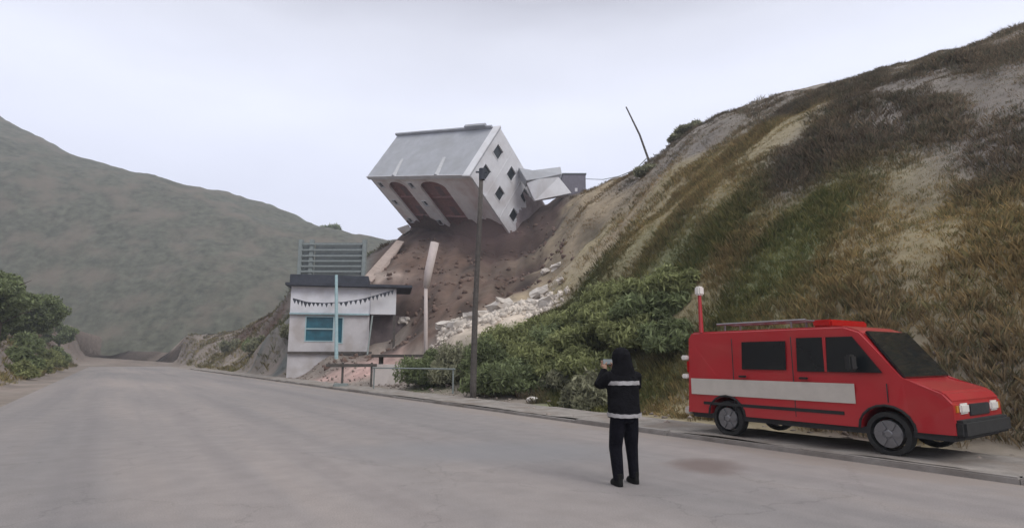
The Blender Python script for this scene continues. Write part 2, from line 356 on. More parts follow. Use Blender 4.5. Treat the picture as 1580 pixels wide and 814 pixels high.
def ramp(o, stops):
    r = n.new('ShaderNodeValToRGB'); r.color_ramp.elements[0].position = stops[0][0]; r.color_ramp.elements[0].color = (*stops[0][1], 1)
    r.color_ramp.elements[1].position = stops[-1][0]; r.color_ramp.elements[1].color = (*stops[-1][1], 1)
    for p_, c_ in stops[1:-1]: q = r.color_ramp.elements.new(p_); q.color = (*c_, 1)
    l.new(o.outputs[0], r.inputs[0]); return r
big = ramp(nn(0.22, 5, (7, 1.0, 1)), [(0.32, (0.200, 0.188, 0.188)), (0.5, (0.240, 0.218, 0.212)), (0.68, (0.290, 0.256, 0.243))])
fine = ramp(nn(60, 3), [(0.3, (0.82,) * 3), (0.7, (1.16,) * 3)])
mid = ramp(nn(2.2, 8), [(0.3, (0.90,) * 3), (0.7, (1.08,) * 3)])
def mul(a, c):
    k = n.new('ShaderNodeMix'); k.data_type = 'RGBA'; k.blend_type = 'MULTIPLY'; k.inputs[0].default_value = 1; l.new(a, k.inputs[6]); l.new(c, k.inputs[7]); return k.outputs[2]
col = mul(mul(big.outputs[0], fine.outputs[0]), mid.outputs[0])
vo_ = n.new('ShaderNodeTexVoronoi'); vo_.feature = 'DISTANCE_TO_EDGE'; vo_.inputs['Scale'].default_value = 0.33
wn = nn(1.4, 6); va_ = n.new('ShaderNodeVectorMath'); va_.operation = 'MULTIPLY_ADD'; va_.inputs[1].default_value = (1.3, 1.3, 0); l.new(wn.outputs['Color'], va_.inputs[0]); l.new(tcn.outputs['Object'], va_.inputs[2]); l.new(va_.outputs[0], vo_.inputs[0])
ck = n.new('ShaderNodeValToRGB'); ck.color_ramp.elements[0].position = 0.0; ck.color_ramp.elements[0].color = (0.82, 0.82, 0.82, 1); ck.color_ramp.elements[1].position = 0.006; ck.color_ramp.elements[1].color = (1, 1, 1, 1); l.new(vo_.outputs[0], ck.inputs[0]); col = mul(col, ck.outputs[0])
tyre = ramp(nn(0.9, 3, (30, 1.0, 1)), [(0.36, (0.90, 0.90, 0.91)), (0.5, (1.0, 1.0, 1.0)), (0.66, (1.06, 1.04, 1.02))]); col = mul(col, tyre.outputs[0])
# soft noisy blobs in the road colour: painted shadows and worn stains
def stain_shade(col, x, y, rx, ry, c, amt, nsc=0.8):
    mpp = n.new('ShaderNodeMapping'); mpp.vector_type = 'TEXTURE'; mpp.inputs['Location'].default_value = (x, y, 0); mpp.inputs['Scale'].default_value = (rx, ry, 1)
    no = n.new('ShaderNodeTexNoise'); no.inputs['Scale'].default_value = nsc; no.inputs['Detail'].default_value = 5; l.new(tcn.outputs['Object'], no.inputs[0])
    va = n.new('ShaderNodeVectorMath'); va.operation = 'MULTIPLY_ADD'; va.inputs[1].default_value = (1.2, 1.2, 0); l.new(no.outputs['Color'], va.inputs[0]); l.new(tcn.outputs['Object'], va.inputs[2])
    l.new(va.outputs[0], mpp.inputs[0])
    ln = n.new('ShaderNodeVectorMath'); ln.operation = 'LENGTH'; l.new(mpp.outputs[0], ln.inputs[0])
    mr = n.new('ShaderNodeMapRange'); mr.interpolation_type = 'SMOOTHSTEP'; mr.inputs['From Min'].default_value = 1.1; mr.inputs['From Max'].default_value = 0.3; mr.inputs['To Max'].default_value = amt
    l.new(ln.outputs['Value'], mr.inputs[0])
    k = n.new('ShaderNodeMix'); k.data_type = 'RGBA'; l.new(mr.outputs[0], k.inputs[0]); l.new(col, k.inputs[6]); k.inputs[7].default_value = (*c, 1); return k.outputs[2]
# mud and dust washed against the kerb
sx_ = n.new('ShaderNodeSeparateXYZ'); l.new(tcn.outputs['Object'], sx_.inputs[0])
def mth(op, a, b_=None, c_=None):
    k = n.new('ShaderNodeMath'); k.operation = op
    for i_, v_ in enumerate((a, b_, c_)):
        if v_ is None: continue
        if isinstance(v_, (int, float)): k.inputs[i_].default_value = v_
        else: l.new(v_, k.inputs[i_])
    return k.outputs[0]
dd_ = mth('ADD', mth('MULTIPLY_ADD', sx_.outputs[0], NX, -RX * NX - RY * NY), mth('MULTIPLY', sx_.outputs[1], NY))
dm_ = nn(0.9, 8, None, 0.65); ed = mth('MULTIPLY_ADD', dm_.outputs[0], 2.6, dd_)
mr_ = n.new('ShaderNodeMapRange'); mr_.interpolation_type = 'SMOOTHSTEP'; mr_.inputs['From Min'].default_value = 0.35; mr_.inputs['From Max'].default_value = 1.1; mr_.inputs['To Max'].default_value = 0.75; l.new(ed, mr_.inputs[0])
kk_ = n.new('ShaderNodeMix'); kk_.data_type = 'RGBA'; l.new(mr_.outputs[0], kk_.inputs[0]); l.new(col, kk_.inputs[6]); kk_.inputs[7].default_value = (0.255, 0.215, 0.19, 1); col = kk_.outputs[2]
col = stain_shade(col, -2.9, 5.3, 2.2, 1.5, (0.13, 0.14, 0.15), 0.9)  # dark shadow painted into the road colour at lower left
col = stain_shade(col, 3.6, 10.0, 0.8, 0.8, (0.13, 0.095, 0.085), 0.8)  # the van's shadow on the road, painted as a brown blob
col = stain_shade(col, 0.3, 11.5, 3.5, 1.6, (0.20, 0.20, 0.21), 0.6)
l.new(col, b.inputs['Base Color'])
bp = n.new('ShaderNodeBump'); bp.inputs['Strength'].default_value = 0.35; bp.inputs['Distance'].default_value = 0.01; l.new(fine.outputs[0], bp.inputs['Height']); l.new(bp.outputs[0], b.inputs['Normal'])
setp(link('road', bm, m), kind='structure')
bm = B()
for s in range(-20, 90, 3):   # kerb stones, slightly out of true
    j = random.uniform(-0.03, 0.03); h = 0.09 + random.uniform(-0.03, 0.02)
    if random.random() < 0.12: h = 0.075
    pts = [rp(0.0 + j, s + 0.004), rp(0.20 + j, s + 0.004), rp(0.20 + j, s + 2.996), rp(0.0 + j, s + 2.996)]
    lo = [bm.verts.new((p.x, p.y, -0.05)) for p in pts]; hi = [bm.verts.new((p.x, p.y, h)) for p in pts]
    bm.faces.new(hi); [bm.faces.new((lo[k], lo[(k + 1) % 4], hi[(k + 1) % 4], hi[k])) for k in range(4)]
bmesh.ops.bevel(bm, geom=[e for e in bm.edges if e.verts[0].co.z > 0 and e.verts[1].co.z > 0], offset=0.02, segments=2, affect='EDGES')
setp(link('kerb', bm, M['kerb']), kind='structure')
bm = B()   # dirt covered pavement
ns = 440; nd = 8; rows = []
for i in range(ns + 1):
    s = -20 + 110 * i / ns; row = []
    for j in range(nd + 1):
        d = 0.10 + 2.08 * j / nd; p = rp(d, s)
        row.append(bm.verts.new((p.x, p.y, 0.075 + 0.035 * float(fbm(np.array([p.x * 1.2]), np.array([p.y * 1.2]), 4, 88)[0]) + (0.02 if j < nd else -0.12))))
    rows.append(row)
for a_, b_ in zip(rows, rows[1:]):
    for j in range(nd): bm.faces.new((a_[j], a_[j + 1], b_[j + 1], b_[j]))
setp(link('pavement', bm, M['walk'], smooth=True), kind='structure')

# ------------------------------------------------------------------ toppled house
HW, HD, HH = 18.05, 8.0, 13.8
bR = Vector((0.79519372, -0.58119719, -0.17284897)); bK = Vector((0.42130806, 0.32458032, 0.8468454)); bU = Vector((-0.4360808, -0.74622881, 0.50296729))
house = empty('toppled_house', (0, 0, 0), 0, 'three storey white apartment house toppling off the brown cliff, its windowed end wall tilted', 'apartment house')
house.matrix_world = Matrix.Translation((-4.777, 64.738, 22.398)) @ Matrix((bR, bK, bU)).transposed().to_4x4()
def panel_with_holes(bm, u0, u1, v0, v1, holes, place, th):
    """grid wall; place(u, v, depth) -> co. holes: (u0,u1,v0,v1)"""
    us = sorted({u0, u1, *[h[0] for h in holes], *[h[1] for h in holes]}); vs = sorted({v0, v1, *[h[2] for h in holes], *[h[3] for h in holes]})
    cache = {}
    def P(u, v, d):
        k = (round(u, 4), round(v, 4), d)
        if k not in cache: cache[k] = bm.verts.new(place(u, v, d))
        return cache[k]
    solid = {}
    for i in range(len(us) - 1):
        for j in range(len(vs) - 1):
            uc, vc = (us[i] + us[i + 1]) / 2, (vs[j] + vs[j + 1]) / 2
            solid[i, j] = not any(h[0] < uc < h[1] and h[2] < vc < h[3] for h in holes)
    for (i, j), sld in solid.items():
        if not sld: continue
        a, b_, c, d_ = us[i], us[i + 1], vs[j], vs[j + 1]
        bm.faces.new((P(a, c, 0), P(b_, c, 0), P(b_, d_, 0), P(a, d_, 0))); bm.faces.new((P(a, d_, th), P(b_, d_, th), P(b_, c, th), P(a, c, th)))
        for (di, dj, e1, e2) in ((-1, 0, (a, c), (a, d_)), (1, 0, (b_, d_), (b_, c)), (0, -1, (b_, c), (a, c)), (0, 1, (a, d_), (b_, d_))):
            if not solid.get((i + di, j + dj), False):
                bm.faces.new((P(*e1, 0), P(*e2, 0), P(*e2, th), P(*e1, th)))
side_w = [(y, z) for y in (2.2, 5.6) for z in (-1.65, -5.35, -9.3)]
sz = 0.76
bm = B()
holes = [(y - sz, y + sz, z - sz, z + sz) for y, z in side_w]
panel_with_holes(bm, 0.0, HD, -HH, -0.02, holes, lambda u, v, d: Vector((-d, u, v)), 0.25)
# back and far end
box(bm, -HW + 0.25, -0.26, HD - 0.25, HD - 0.003, -HH, -0.02)
box(bm, -HW, -HW + 0.247, 0.0, HD, -HH, -0.02)
link('side_wall', bm, M['white'], house)
front_w = [(-16.9, -1.5), (-16.9, -4.9), (-16.9, -8.6), (-11.1, -1.6), (-11.1, -5.0), (-11.1, -8.7)]
bays = [(-15.6, -12.35), (-9.75, -5.4)]
bm = B()
fh = [(x - 0.4, x + 0.4, z - 0.5, z + 0.5) for x, z in front_w] + [(a, b_, -HH + 0.3, -0.95) for a, b_ in bays]
panel_with_holes(bm, -HW + 0.25, -0.26, -HH, -0.02, fh, lambda u, v, d: Vector((u, d + 0.003, v)), 0.25)
link('front_wall', bm, M['white2'], house)
for a, b_ in bays:          # recessed brick bays with balcony slabs
    bm = B(); box(bm, a - 0.1, b_ + 0.1, 0.60, 0.8, -HH + 0.3, -0.9)
    box(bm, a - 0.12, a - 0.003, 0.26, 0.60, -HH + 0.3, -0.9); box(bm, b_ + 0.003, b_ + 0.12, 0.26, 0.60, -HH + 0.3, -0.9)
    bay = link('brick_bay', bm, M['brick'], house)
    bm = B(); mid_x = (a + b_) / 2; hw_ = (b_ - a) / 2
    for sg in (-1, 1):
        up_ = [(mid_x + sg * hw_ * math.cos(t_ * math.pi / 20), -0.952 - 1.3 * (1 - math.sin(t_ * math.pi / 20))) for t_ in range(0, 11)]
        vs_ = [bm.verts.new((x, 0.02, z)) for x, z in up_] + [bm.verts.new((mid_x + sg * (hw_ - 0.0), 0.02, -0.952))]
        f_ = bm.faces.new(vs_); e_ = bmesh.ops.extrude_face_region(bm, geom=[f_]); bmesh.ops.translate(bm, vec=(0, 0.2, 0), verts=[v for v in e_['geom'] if isinstance(v, bmesh.types.BMVert)])
    link('arch_head', bm, M['white2'], house)
    for z in (-1.2, -4.2, -7.9, -11.6):
        bm = B(); box(bm, a + 0.02, b_ - 0.02, 0.32, 0.59, z - 0.07, z + 0.07); link('balcony_slab', bm, M['brick'], bay)
    for z in (-3.3, -7.0, -10.7):
        bm = B(); box(bm, (a + b_) / 2 - 0.5, (a + b_) / 2 + 0.5, 0.565, 0.597, z - 0.9, z + 0.9); link('balcony_door', bm, M['brickd'], bay)
mud = B(); top_ = [(-HW + 0.05 + i * 0.3, -7.4 - 1.3 * float(fbm(np.array([i * 0.13]), np.array([3.3]), 5, 12)[0]) * 2 - 0.9 * abs(math.sin(i * 0.11 + 1))) for i in range(60)]
fa_ = [mud.verts.new((x, -0.03, z)) for x, z in top_]; fb_ = [mud.verts.new((x, -0.06, -HH)) for x, z in top_]; fc_ = [mud.verts.new((x, 0.0, z + 0.08)) for x, z in top_]
for i in range(59): mud.faces.new((fa_[i], fa_[i + 1], fb_[i + 1], fb_[i])); mud.faces.new((fc_[i], fc_[i + 1], fa_[i + 1], fa_[i]))
link('mud_smear', mud, M['mud'], house)
mud = B(); top_ = [(0.02 + i * 0.2, -10.6 + 2.4 * float(fbm(np.array([i * 0.21]), np.array([7.1]), 5, 22)[0]) + 0.02 * i) for i in range(40)]
fa_ = [mud.verts.new((0.055, y, z)) for y, z in top_]; fb_ = [mud.verts.new((0.085, y, -HH)) for y, z in top_]; fc_ = [mud.verts.new((0.0, y, z + 0.06)) for y, z in top_]
for i in range(39): mud.faces.new((fa_[i], fa_[i + 1], fb_[i + 1], fb_[i])); mud.faces.new((fc_[i], fc_[i + 1], fa_[i + 1], fa_[i]))
link('mud_smear', mud, M['mud2'], house)
def window(cx, cz, hw, hh, side, parent):
    bm = B(); t_ = 0.06
    pl = (lambda a, b_, c, d_, e0, e1: box(bm, -e1, -e0, a, b_, c, d_)) if side else (lambda a, b_, c, d_, e0, e1: box(bm, a, b_, e0, e1, c, d_))
    e0, e1 = (-0.05, 0.16)
    for a, b_, c, d_ in ((cx - hw - 0.04, cx - hw + t_, cz - hh - 0.04, cz + hh + 0.04), (cx + hw - t_, cx + hw + 0.04, cz - hh - 0.04, cz + hh + 0.04),
                         (cx - hw + t_, cx + hw - t_, cz - hh - 0.04, cz - hh + t_), (cx - hw + t_, cx + hw - t_, cz + hh - t_, cz + hh + 0.04)):
        pl(a, b_, c, d_, e0, e1)
    w = link('window', bm, M['white'], parent)
    bm = B(); e = 0.165
    if side: box(bm, -0.20, -e, cx - hw - 0.05, cx + hw + 0.05, cz - hh - 0.05, cz + hh + 0.05)
    else: box(bm, cx - hw - 0.05, cx + hw + 0.05, e, 0.20, cz - hh - 0.05, cz + hh + 0.05)
    link('pane', bm, M['glass'], w)
for y, z in side_w: window(y, z, sz, sz, True, house)
for x, z in front_w: window(x, z, 0.4, 0.5, False, house)
bm = B(); box(bm, -HW - 0.12, 0.08, -0.15, HD + 0.1, 0.0, 0.22)
roof = link('roof', bm, M['roof'], house)
bm = B(); box(bm, -HW - 0.15, 0.12, -0.22, -0.16, -0.25, 0.32); link('eave_board', bm, M['white'], roof)
bm = B(); box(bm, -0.9, 0.17, -0.355, HD + 0.1, 0.225, 0.32); link('roof_verge', bm, M['white'], roof)
bm = B()
for (x0, x1) in ((-HW - 0.3, -9.2), (-9.15, -1.0)): box(bm, x0, x1, HD - 0.25, HD + 0.05, 0.225, 0.62, 0.04)
box(bm, -5.2, -1.8, HD - 0.3, HD + 0.1, 0.63, 0.95, 0.04)
link('parapet', bm, M['roof'], roof)
for x0 in (-12.9, -5.3):
    bm = B(); vs = [bm.verts.new(c) for c in ((x0 - 0.45, -0.14, 0.24), (x0 + 0.45, -0.14, 0.24), (x0, -0.14, 0.5), (x0 - 0.95, 3.0, 0.26), (x0 - 0.35, 3.0, 0.26), (x0 - 0.65, 3.0, 0.32))]
    for f in ((0, 2, 1), (3, 4, 5), (0, 1, 4, 3), (1, 2, 5, 4), (2, 0, 3, 5)): bm.faces.new([vs[i] for i in f])
    link('dormer', bm, M['roof2'], roof)
for z in (-3.6, -7.4, -11.2):      # floor bands
    bm = B(); box(bm, 0.003, 0.05, 0.05, HD - 0.05, z - 0.07, z + 0.07); link('floor_band', bm, M['white'], house)
bm = B(); box(bm, -HW + 0.3, -0.3, 1.3, HD - 0.3, -HH + 0.1, -HH + 0.35); box(bm, -HW + 0.3, -0.3, 1.3, HD - 0.3, -7.55, -7.3); box(bm, -HW + 0.3, -0.3, 1.3, HD - 0.3, -3.75, -3.5)
link('floor_slab', bm, M['slab'], house)

def poly_slab(name, pts, Y, thick, m, label, cat, group=None):
    """broken slab: outline of world points given by photo position and own distance, extruded"""
    P = [at(p[0], p[1], p[2] if len(p) > 2 else Y) for p in pts]; c = sum(P, Vector()) / len(P)
    nrm = (P[1] - P[0]).cross(P[-1] - P[0]).normalized()
    if nrm.y < 0: nrm = -nrm
    bm = B(); a = [bm.verts.new(p - c) for p in P]; b_ = [bm.verts.new(p - c + nrm * thick) for p in P]
    bm.faces.new(a); bm.faces.new(b_[::-1]); k = len(P)
    for i in range(k): bm.faces.new((a[i], a[(i + 1) % k], b_[(i + 1) % k], b_[i]))
    bmesh.ops.bevel(bm, geom=bm.edges[:], offset=0.05, segments=1, affect='EDGES')
    o = link(name, bm, m); o.location = c; return setp(o, label, cat, group)
poly_slab('roof_slab', [(800, 258, 71), (822, 263, 71), (865, 257, 74), (867, 268, 73), (838, 274, 71), (812, 278, 70)], 72, 1.2, M['roof'], 'narrow grey roof slab sticking out behind the top of the toppled house', 'roof slab')
poly_slab('broken_wall', [(812, 282, 70.5), (832, 276, 70.5), (862, 273, 73), (870, 283, 73.5), (882, 298, 74), (856, 305, 73), (825, 310, 71)], 72, 1.5, M['white'], 'pale broken wall slab between the toppled house and the grassy hilltop', 'wall slab')
poly_slab('broken_chunk', [(612, 352, 80), (630, 346, 80), (634, 354, 80), (622, 362, 80)], 80, 0.8, M['slab'], 'small white broken chunk jutting out under the lower left corner of the toppled house', 'rubble block')
poly_slab('broken_edge_slab', [(560, 428, 58), (574, 434, 58), (600, 408, 64), (624, 372, 72), (612, 370, 73), (590, 395, 66)], 60, 0.5, mat('tan_concrete', (0.36, 0.29, 0.255), 0.95, 0.2, 2, 0.3), 'long tan slab leaning along the left edge of the brown mound above the shop', 'slab')
hut = empty('hut', at(886, 290, 77), 0, 'small grey mauve block hut on the hilltop edge beyond the broken slab', 'hut')
w = at(903, 270, 77) - at(868, 270, 77); wl = w.length
bm = B(); box(bm, -wl / 2, wl / 2, -0.3, 2.5, -3, 1.85, 0.03); link('wall', bm, mat('hut_wall', (0.16, 0.15, 0.175), 0.9, 0.15), hut)
bm = B(); box(bm, -wl / 2 - 0.1, wl / 2 + 0.1, -0.4, 2.6, 1.853, 2.0); link('roof', bm, M['mesh'], hut)
bm = B(); box(bm, 0.05, 0.4, -0.36, -0.303, -0.6, -0.1); link('lamp_box', bm, M['white'], hut)

# ------------------------------------------------------------------ shop on the left
u = Vector((-0.979, -0.203, 0)); shop_o = Vector((-9.94, 50.0, 0))
shop = empty('shop_building', (shop_o.x, shop_o.y, 1.6), math.atan2(0.203, 0.979), 'low white roadside shop with teal windows and a flat dark roof, left of the landslide', 'shop')
# local: x from 0 (right end) to -16 ; y towards the hill ; z up from floor (1.6 m)
Zb = -1.6
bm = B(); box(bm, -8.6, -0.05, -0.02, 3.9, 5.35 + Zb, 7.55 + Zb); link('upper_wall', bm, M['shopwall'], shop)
bm = B(); box(bm, -2.15, -0.02, -0.16, -0.025, 5.30 + Zb, 7.45 + Zb, 0.02)
link('sign_panel', bm, M['white'], shop)
bm = B(); panel_with_holes(bm, -8.6, -2.2, -1.7, 5.345 + Zb, [(-7.35, -5.05, 3.0 + Zb, 5.1 + Zb), (-4.85, -4.3, 2.85 + Zb, 5.05 + Zb)], lambda a, b_, d: Vector((a, d + 0.03, b_)), 0.2)
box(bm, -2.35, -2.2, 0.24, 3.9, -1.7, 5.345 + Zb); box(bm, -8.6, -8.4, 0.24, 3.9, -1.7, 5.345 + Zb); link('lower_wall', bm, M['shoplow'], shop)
for (a, b_, c, d_, rows_) in ((-7.35, -5.05, 3.0, 5.1, 2), (-4.85, -4.3, 2.85, 5.05, 1)):
    bm = B()
    for z0 in (c + Zb, d_ + Zb - 0.08): box(bm, a + 0.08, b_ - 0.08, -0.02, 0.12, z0, z0 + 0.08)
    for x0 in (a, b_ - 0.08): box(bm, x0, x0 + 0.08, -0.02, 0.12, c + Zb, d_ + Zb)
    for k in range(1, rows_): zz = c + (d_ - c) * k / rows_ + Zb; box(bm, a + 0.08, b_ - 0.08, -0.01, 0.11, zz - 0.05, zz + 0.05)
    wn = link('window', bm, M['pale_blue'], shop); bm = B(); box(bm, a, b_, 0.13, 0.16, c + Zb, d_ + Zb); link('pane', bm, M['teal'], wn)
bm = B(); box(bm, -8.6, -2.2, -0.25, -0.03, 5.22 + Zb, 5.34 + Zb); link('beam', bm, M['pale_blue'], shop)
bm = B(); box(bm, -2.15, 0.9, 1.3, 1.5, -1.2, 5.29 + Zb); link('porch_wall', bm, M['porch'], shop)
bm = B(); box(bm, -0.22, -0.02, -0.15, 0.03, -0.3, 5.29 + Zb); link('porch_post', bm, M['wood'], shop)
bm = B(); box(bm, -9.0, 1.3, -0.7, 4.6, 7.56 + Zb, 7.80 + Zb, 0.03)
rf = link('roof', bm, M['navy'], shop)
bm = B(); box(bm, -8.8, -2.4, 0.2, 4.2, 7.803 + Zb, 8.6 + Zb, 0.03); link('roof_box', bm, M['navy'], rf)
bm = B(); box(bm, -8.6, -1.9, -0.24, -0.03, 2.0 + Zb, 2.18 + Zb); link('plinth', bm, M['wood'], shop)
bm = B(); tube(bm, [(-1.95, -0.1, 5.2 + Zb), (-2.2, -1.4, 1.9 + Zb)], 0.07, 8); link('brace', bm, M['steel'], shop)

bm = B(); p0 = at(519, 560, 47.6); p1 = at(519, 424, 47.6); tube(bm, [p0 - p0, p1 - p0], [0.16, 0.12], 12)
mast = empty('signpost', p0, 0, 'slim pale blue metal post rising past the teal windows in front of the shop', 'post'); link('pole', bm, M['pale_blue'], mast)
bm = B(); box(bm, -0.3, 0.3, -0.3, 0.3, -0.3, 0.12, 0.03); link('foot', bm, M['kerb'], mast)

# bunting
bt = empty('bunting', at(540, 466, 48), 0, 'string of small dark pennants drooping across the white upper wall of the shop', 'bunting')
o0 = at(540, 466, 48); pts = [at(452, 460, 47.4), at(474, 466, 47.7), at(500, 467.5, 48), at(530, 466, 48.2), at(560, 461, 48.5), at(585, 454, 48.8), at(608, 447, 49)]
bm = B(); tube(bm, [p - o0 for p in pts], 0.03, 6); link('cord', bm, M['navy'], bt)
for i, (a, b_) in enumerate(zip(pts, pts[1:])):
    k = 4
    for j in range(k):
        c = a.lerp(b_, (j + 0.5) / k) - o0; bm = B(); w2 = random.uniform(0.12, 0.2); hh = random.uniform(0.3, 0.5)
        vs = [bm.verts.new(c + Vector(q_)) for q_ in ((-w2, 0, 0), (w2, 0, 0), (0.03, -0.03, -hh))]; vs2 = [bm.verts.new(v.co + Vector((0, 0.012, 0))) for v in vs]
        bm.faces.new(vs); bm.faces.new(vs2[::-1]); [bm.faces.new((vs[q_], vs[(q_ + 1) % 3], vs2[(q_ + 1) % 3], vs2[q_])) for q_ in range(3)]
        link('pennant', bm, M['navy'], bt)

# slatted fence on the terrace above the shop
fo = at(519, 424, 60); fence = empty('slatted_fence', fo, 0, 'tall grey green slatted fence between two pale posts on the terrace above the shop', 'fence')
def fz(py): return at(519, py, 60).z - fo.z
def fx(px): return at(px, 424, 60).x - fo.x
bm = B(); box(bm, fx(484), fx(558), 0.12, 0.2, fz(424), fz(374)); link('panel', bm, M['mesh'], fence)
bm = B(); box(bm, fx(464), fx(474), 0.12, 0.2, fz(424), fz(374)); link('panel', bm, M['mesh'], fence)
for px in (462, 479, 561):
    bm = B(); box(bm, fx(px) - 0.22, fx(px) + 0.22, -0.2, 0.24, fz(475), fz(370), 0.03); link('post', bm, M['steel'], fence)
for py in (377, 386, 395, 403, 411, 419):
    bm = B(); box(bm, fx(462) + 0.23, fx(561) - 0.23, -0.30, -0.21, fz(py) - 0.09, fz(py) + 0.09); link('rail', bm, M['steel'], fence)

# low white wall and yard clutter
a, b_ = at(574, 592, 36.3), at(624, 588, 35.0); a.z = b_.z = 0
dv = (b_ - a); rz = math.atan2(dv.y, dv.x)
lw = empty('low_wall', a, rz, 'low white roadside wall with a dark coping, left of the dark green bush', 'wall')
bm = B(); box(bm, 0, dv.length + 0.6, 0, 0.25, -0.3, 1.28, 0.01); link('wall', bm, mat('low_wall_paint', (0.74, 0.68, 0.64), 0.9, 0.08, 1.5, 0.1, dirt=(0.5, 0.42, 0.37, 0.6)), lw)
bm = B(); box(bm, -0.1, dv.length + 1.6, -0.08, 0.9, 1.70, 1.86, 0.02); box(bm, 0.2, 0.4, 0.3, 0.5, 1.28, 1.70); box(bm, 2.2, 2.4, 0.3, 0.5, 1.28, 1.70); link('coping', bm, M['wood'], lw)
# barricade rail
a = at(527, 601, 33.5); a.z = 0.05
bc = empty('barricade', a, R(10), 'low wooden barricade with a long brown top rail beside the road at left', 'barricade')
bm = B(); box(bm, -0.9, 1.9, -0.05, 0.05, 1.1, 1.28, 0.01); link('rail', bm, M['wood'], bc)
for x in (0.0, 1.6):
    bm = B(); box(bm, x - 0.06, x + 0.06, 0.055, 0.16, -0.2, 1.35, 0.01); link('post', bm, M['wood'], bc)
bm = B(); box(bm, -0.45, 0.35, -0.28, 0.32, -0.1, 0.2, 0.05); link('base', bm, M['steel'], bc)
# guard rail in front of the bush
g0 = at(575, 567, 31); g1 = at(702, 569, 27.5)
gr = empty('guard_rail', (g0.x, g0.y, 0), 0, 'thin grey horizontal rail on two short posts passing in front of the bush', 'rail')
bm = B(); tube(bm, [g0 - gr.location, (g0 + g1) / 2 - gr.location, g1 - gr.location], 0.035, 8); link('rail', bm, M['steel'], gr)
for k in (0.02, 0.98):
    q = g0.lerp(g1, k) - gr.location; bm = B(); tube(bm, [(q.x, q.y + 0.05, -0.3), (q.x, q.y + 0.05, q.z + 0.04)], 0.04, 8); link('post', bm, M['steel'], gr)

# ------------------------------------------------------------------ poles
b0 = at(730, 613, 24.2); b0.z = 0
up = empty('utility_pole', b0, 0, 'tall weathered dark utility pole at the kerb, passing in front of the toppled house', 'utility pole')
tp = at(743, 262, 24.2) - b0; m1 = at(733, 480, 24.2) - b0; m2 = at(740, 340, 24.2) - b0
bm = B(); tube(bm, [(0, 0, -0.5), (0.0, 0, 0.6), m1, m2, tp], [0.14, 0.135, 0.115, 0.10, 0.085], 14); link('pole', bm, M['wood'], up, smooth=True)
bm = B(); tube(bm, [tp + Vector((0.02, 0, -0.45)), tp + Vector((0.02, 0, 0.05))], [0.13, 0.13], 12); tube(bm, [tp + Vector((-0.25, 0, -0.1)), tp + Vector((0.25, 0, -0.1))], 0.04, 8); link('insulator_bracket', bm, M['navy'], up)
b1 = at(658, 530, 36); b1.z = hz(b1.x, b1.y)
sl = empty('street_lamp', b1, 0, 'pale bent street pole with a thicker leaning upper length, in front of the brown landslide', 'street pole')
k1 = at(657, 437, 36) - b1; k2 = at(671, 374, 36) - b1
bm = B(); tube(bm, [(0, 0, -1.2), k1 * 0.5, k1], [0.13, 0.12, 0.11], 12); link('pole', bm, M['palepole'], sl, smooth=True)
bm = B(); tube(bm, [k1 + Vector((0.02, 0, -0.25)), k1.lerp(k2, 0.3), k2], [0.19, 0.25, 0.27], 12); link('upper_pole', bm, M['palepole'], sl, smooth=True)
b2 = at(1002, 250, 56.5)
lp = empty('leaning_pole', b2, 0, 'thin bent dark pole leaning left against the sky on the hill crest', 'pole')
q1 = at(987, 208, 56.5) - b2; q2 = at(966, 165, 56.5) - b2
bm = B(); tube(bm, [(0.05, 0, -1.5), (0, 0, 0), q1, q2], [0.13, 0.12, 0.10, 0.07], 10); link('pole', bm, M['wood'], lp, smooth=True)
bm = B(); c0 = at(904, 276, 77); cps = [at(904, 276, 77), at(930, 277, 70), at(955, 272, 65), at(980, 262, 60), at(999, 243, 56.4)]
tube(bm, [p - c0 for p in cps], 0.045, 6); o = link('cable', bm, M['steel'], None); o.location = c0; setp(o, 'thin sagging cable running from the grey hut to the leaning pole', 'cable')

# ------------------------------------------------------------------ red rescue van, parked along the kerb at the right
vdir = Vector((NY, -NX, 0))                       # towards us along the road; rear of the van is the far end
vo = Vector((3.84, 13.0, 0)); rzv = math.atan2(vdir.y, vdir.x)
van = empty('rescue_van', (vo.x, vo.y, 0.09), rzv, 'red rescue van with pale side stripe and roof light mast parked at right kerb', 'van')
# local x forward (towards us), y to its left (= +n side, hill side), z up. road side is y = 0, body spans y 0..1.95
VL, VWd, VH = 4.9, 1.95, 2.12
def van_body():
    bm = B()
    prof_ = [(0.0, 0.42), (0.0, 2.02), (0.08, VH), (3.35, VH), (3.62, 2.02), (4.2, 1.22), (4.78, 1.05), (VL, 0.9), (VL, 0.42)]
    # wheel arches cut into the lower edge
    low = []
    for cx in (3.95, 0.95):
        for k in range(9): t_ = math.pi * k / 8; low.append((cx + 0.40 * math.cos(t_), 0.42 + 0.36 * math.sin(t_)))
    pr = prof_ + low
    L0 = [bm.verts.new((x, 0.0 if z < 1.2 else 0.05 + 0.06 * (z - 1.2), z)) for x, z in pr]; L1 = [bm.verts.new((x, VWd if z < 1.2 else VWd - 0.05 - 0.06 * (z - 1.2), z)) for x, z in pr]
    bm.faces.new(L0); bm.faces.new(L1[::-1]); k = len(pr)
    for i in range(k): bm.faces.new((L0[i], L0[(i + 1) % k], L1[(i + 1) % k], L1[i]))
    bmesh.ops.bevel(bm, geom=[e for e in bm.edges if min(e.verts[0].co.z, e.verts[1].co.z) > 0.88], offset=0.035, segments=3, affect='EDGES')
    return bm
link('body', van_body(), M['red'], van)
bm = B(); box(bm, 0.1, 3.5, -0.008, -0.002, 0.80, 1.13); sb = link('side_stripe', bm, M['stripe'], van)
bm = B(); box(bm, -0.012, -0.004, 0.06, VWd - 0.06, 0.80, 1.13); link('rear_stripe', bm, M['stripe'], van)
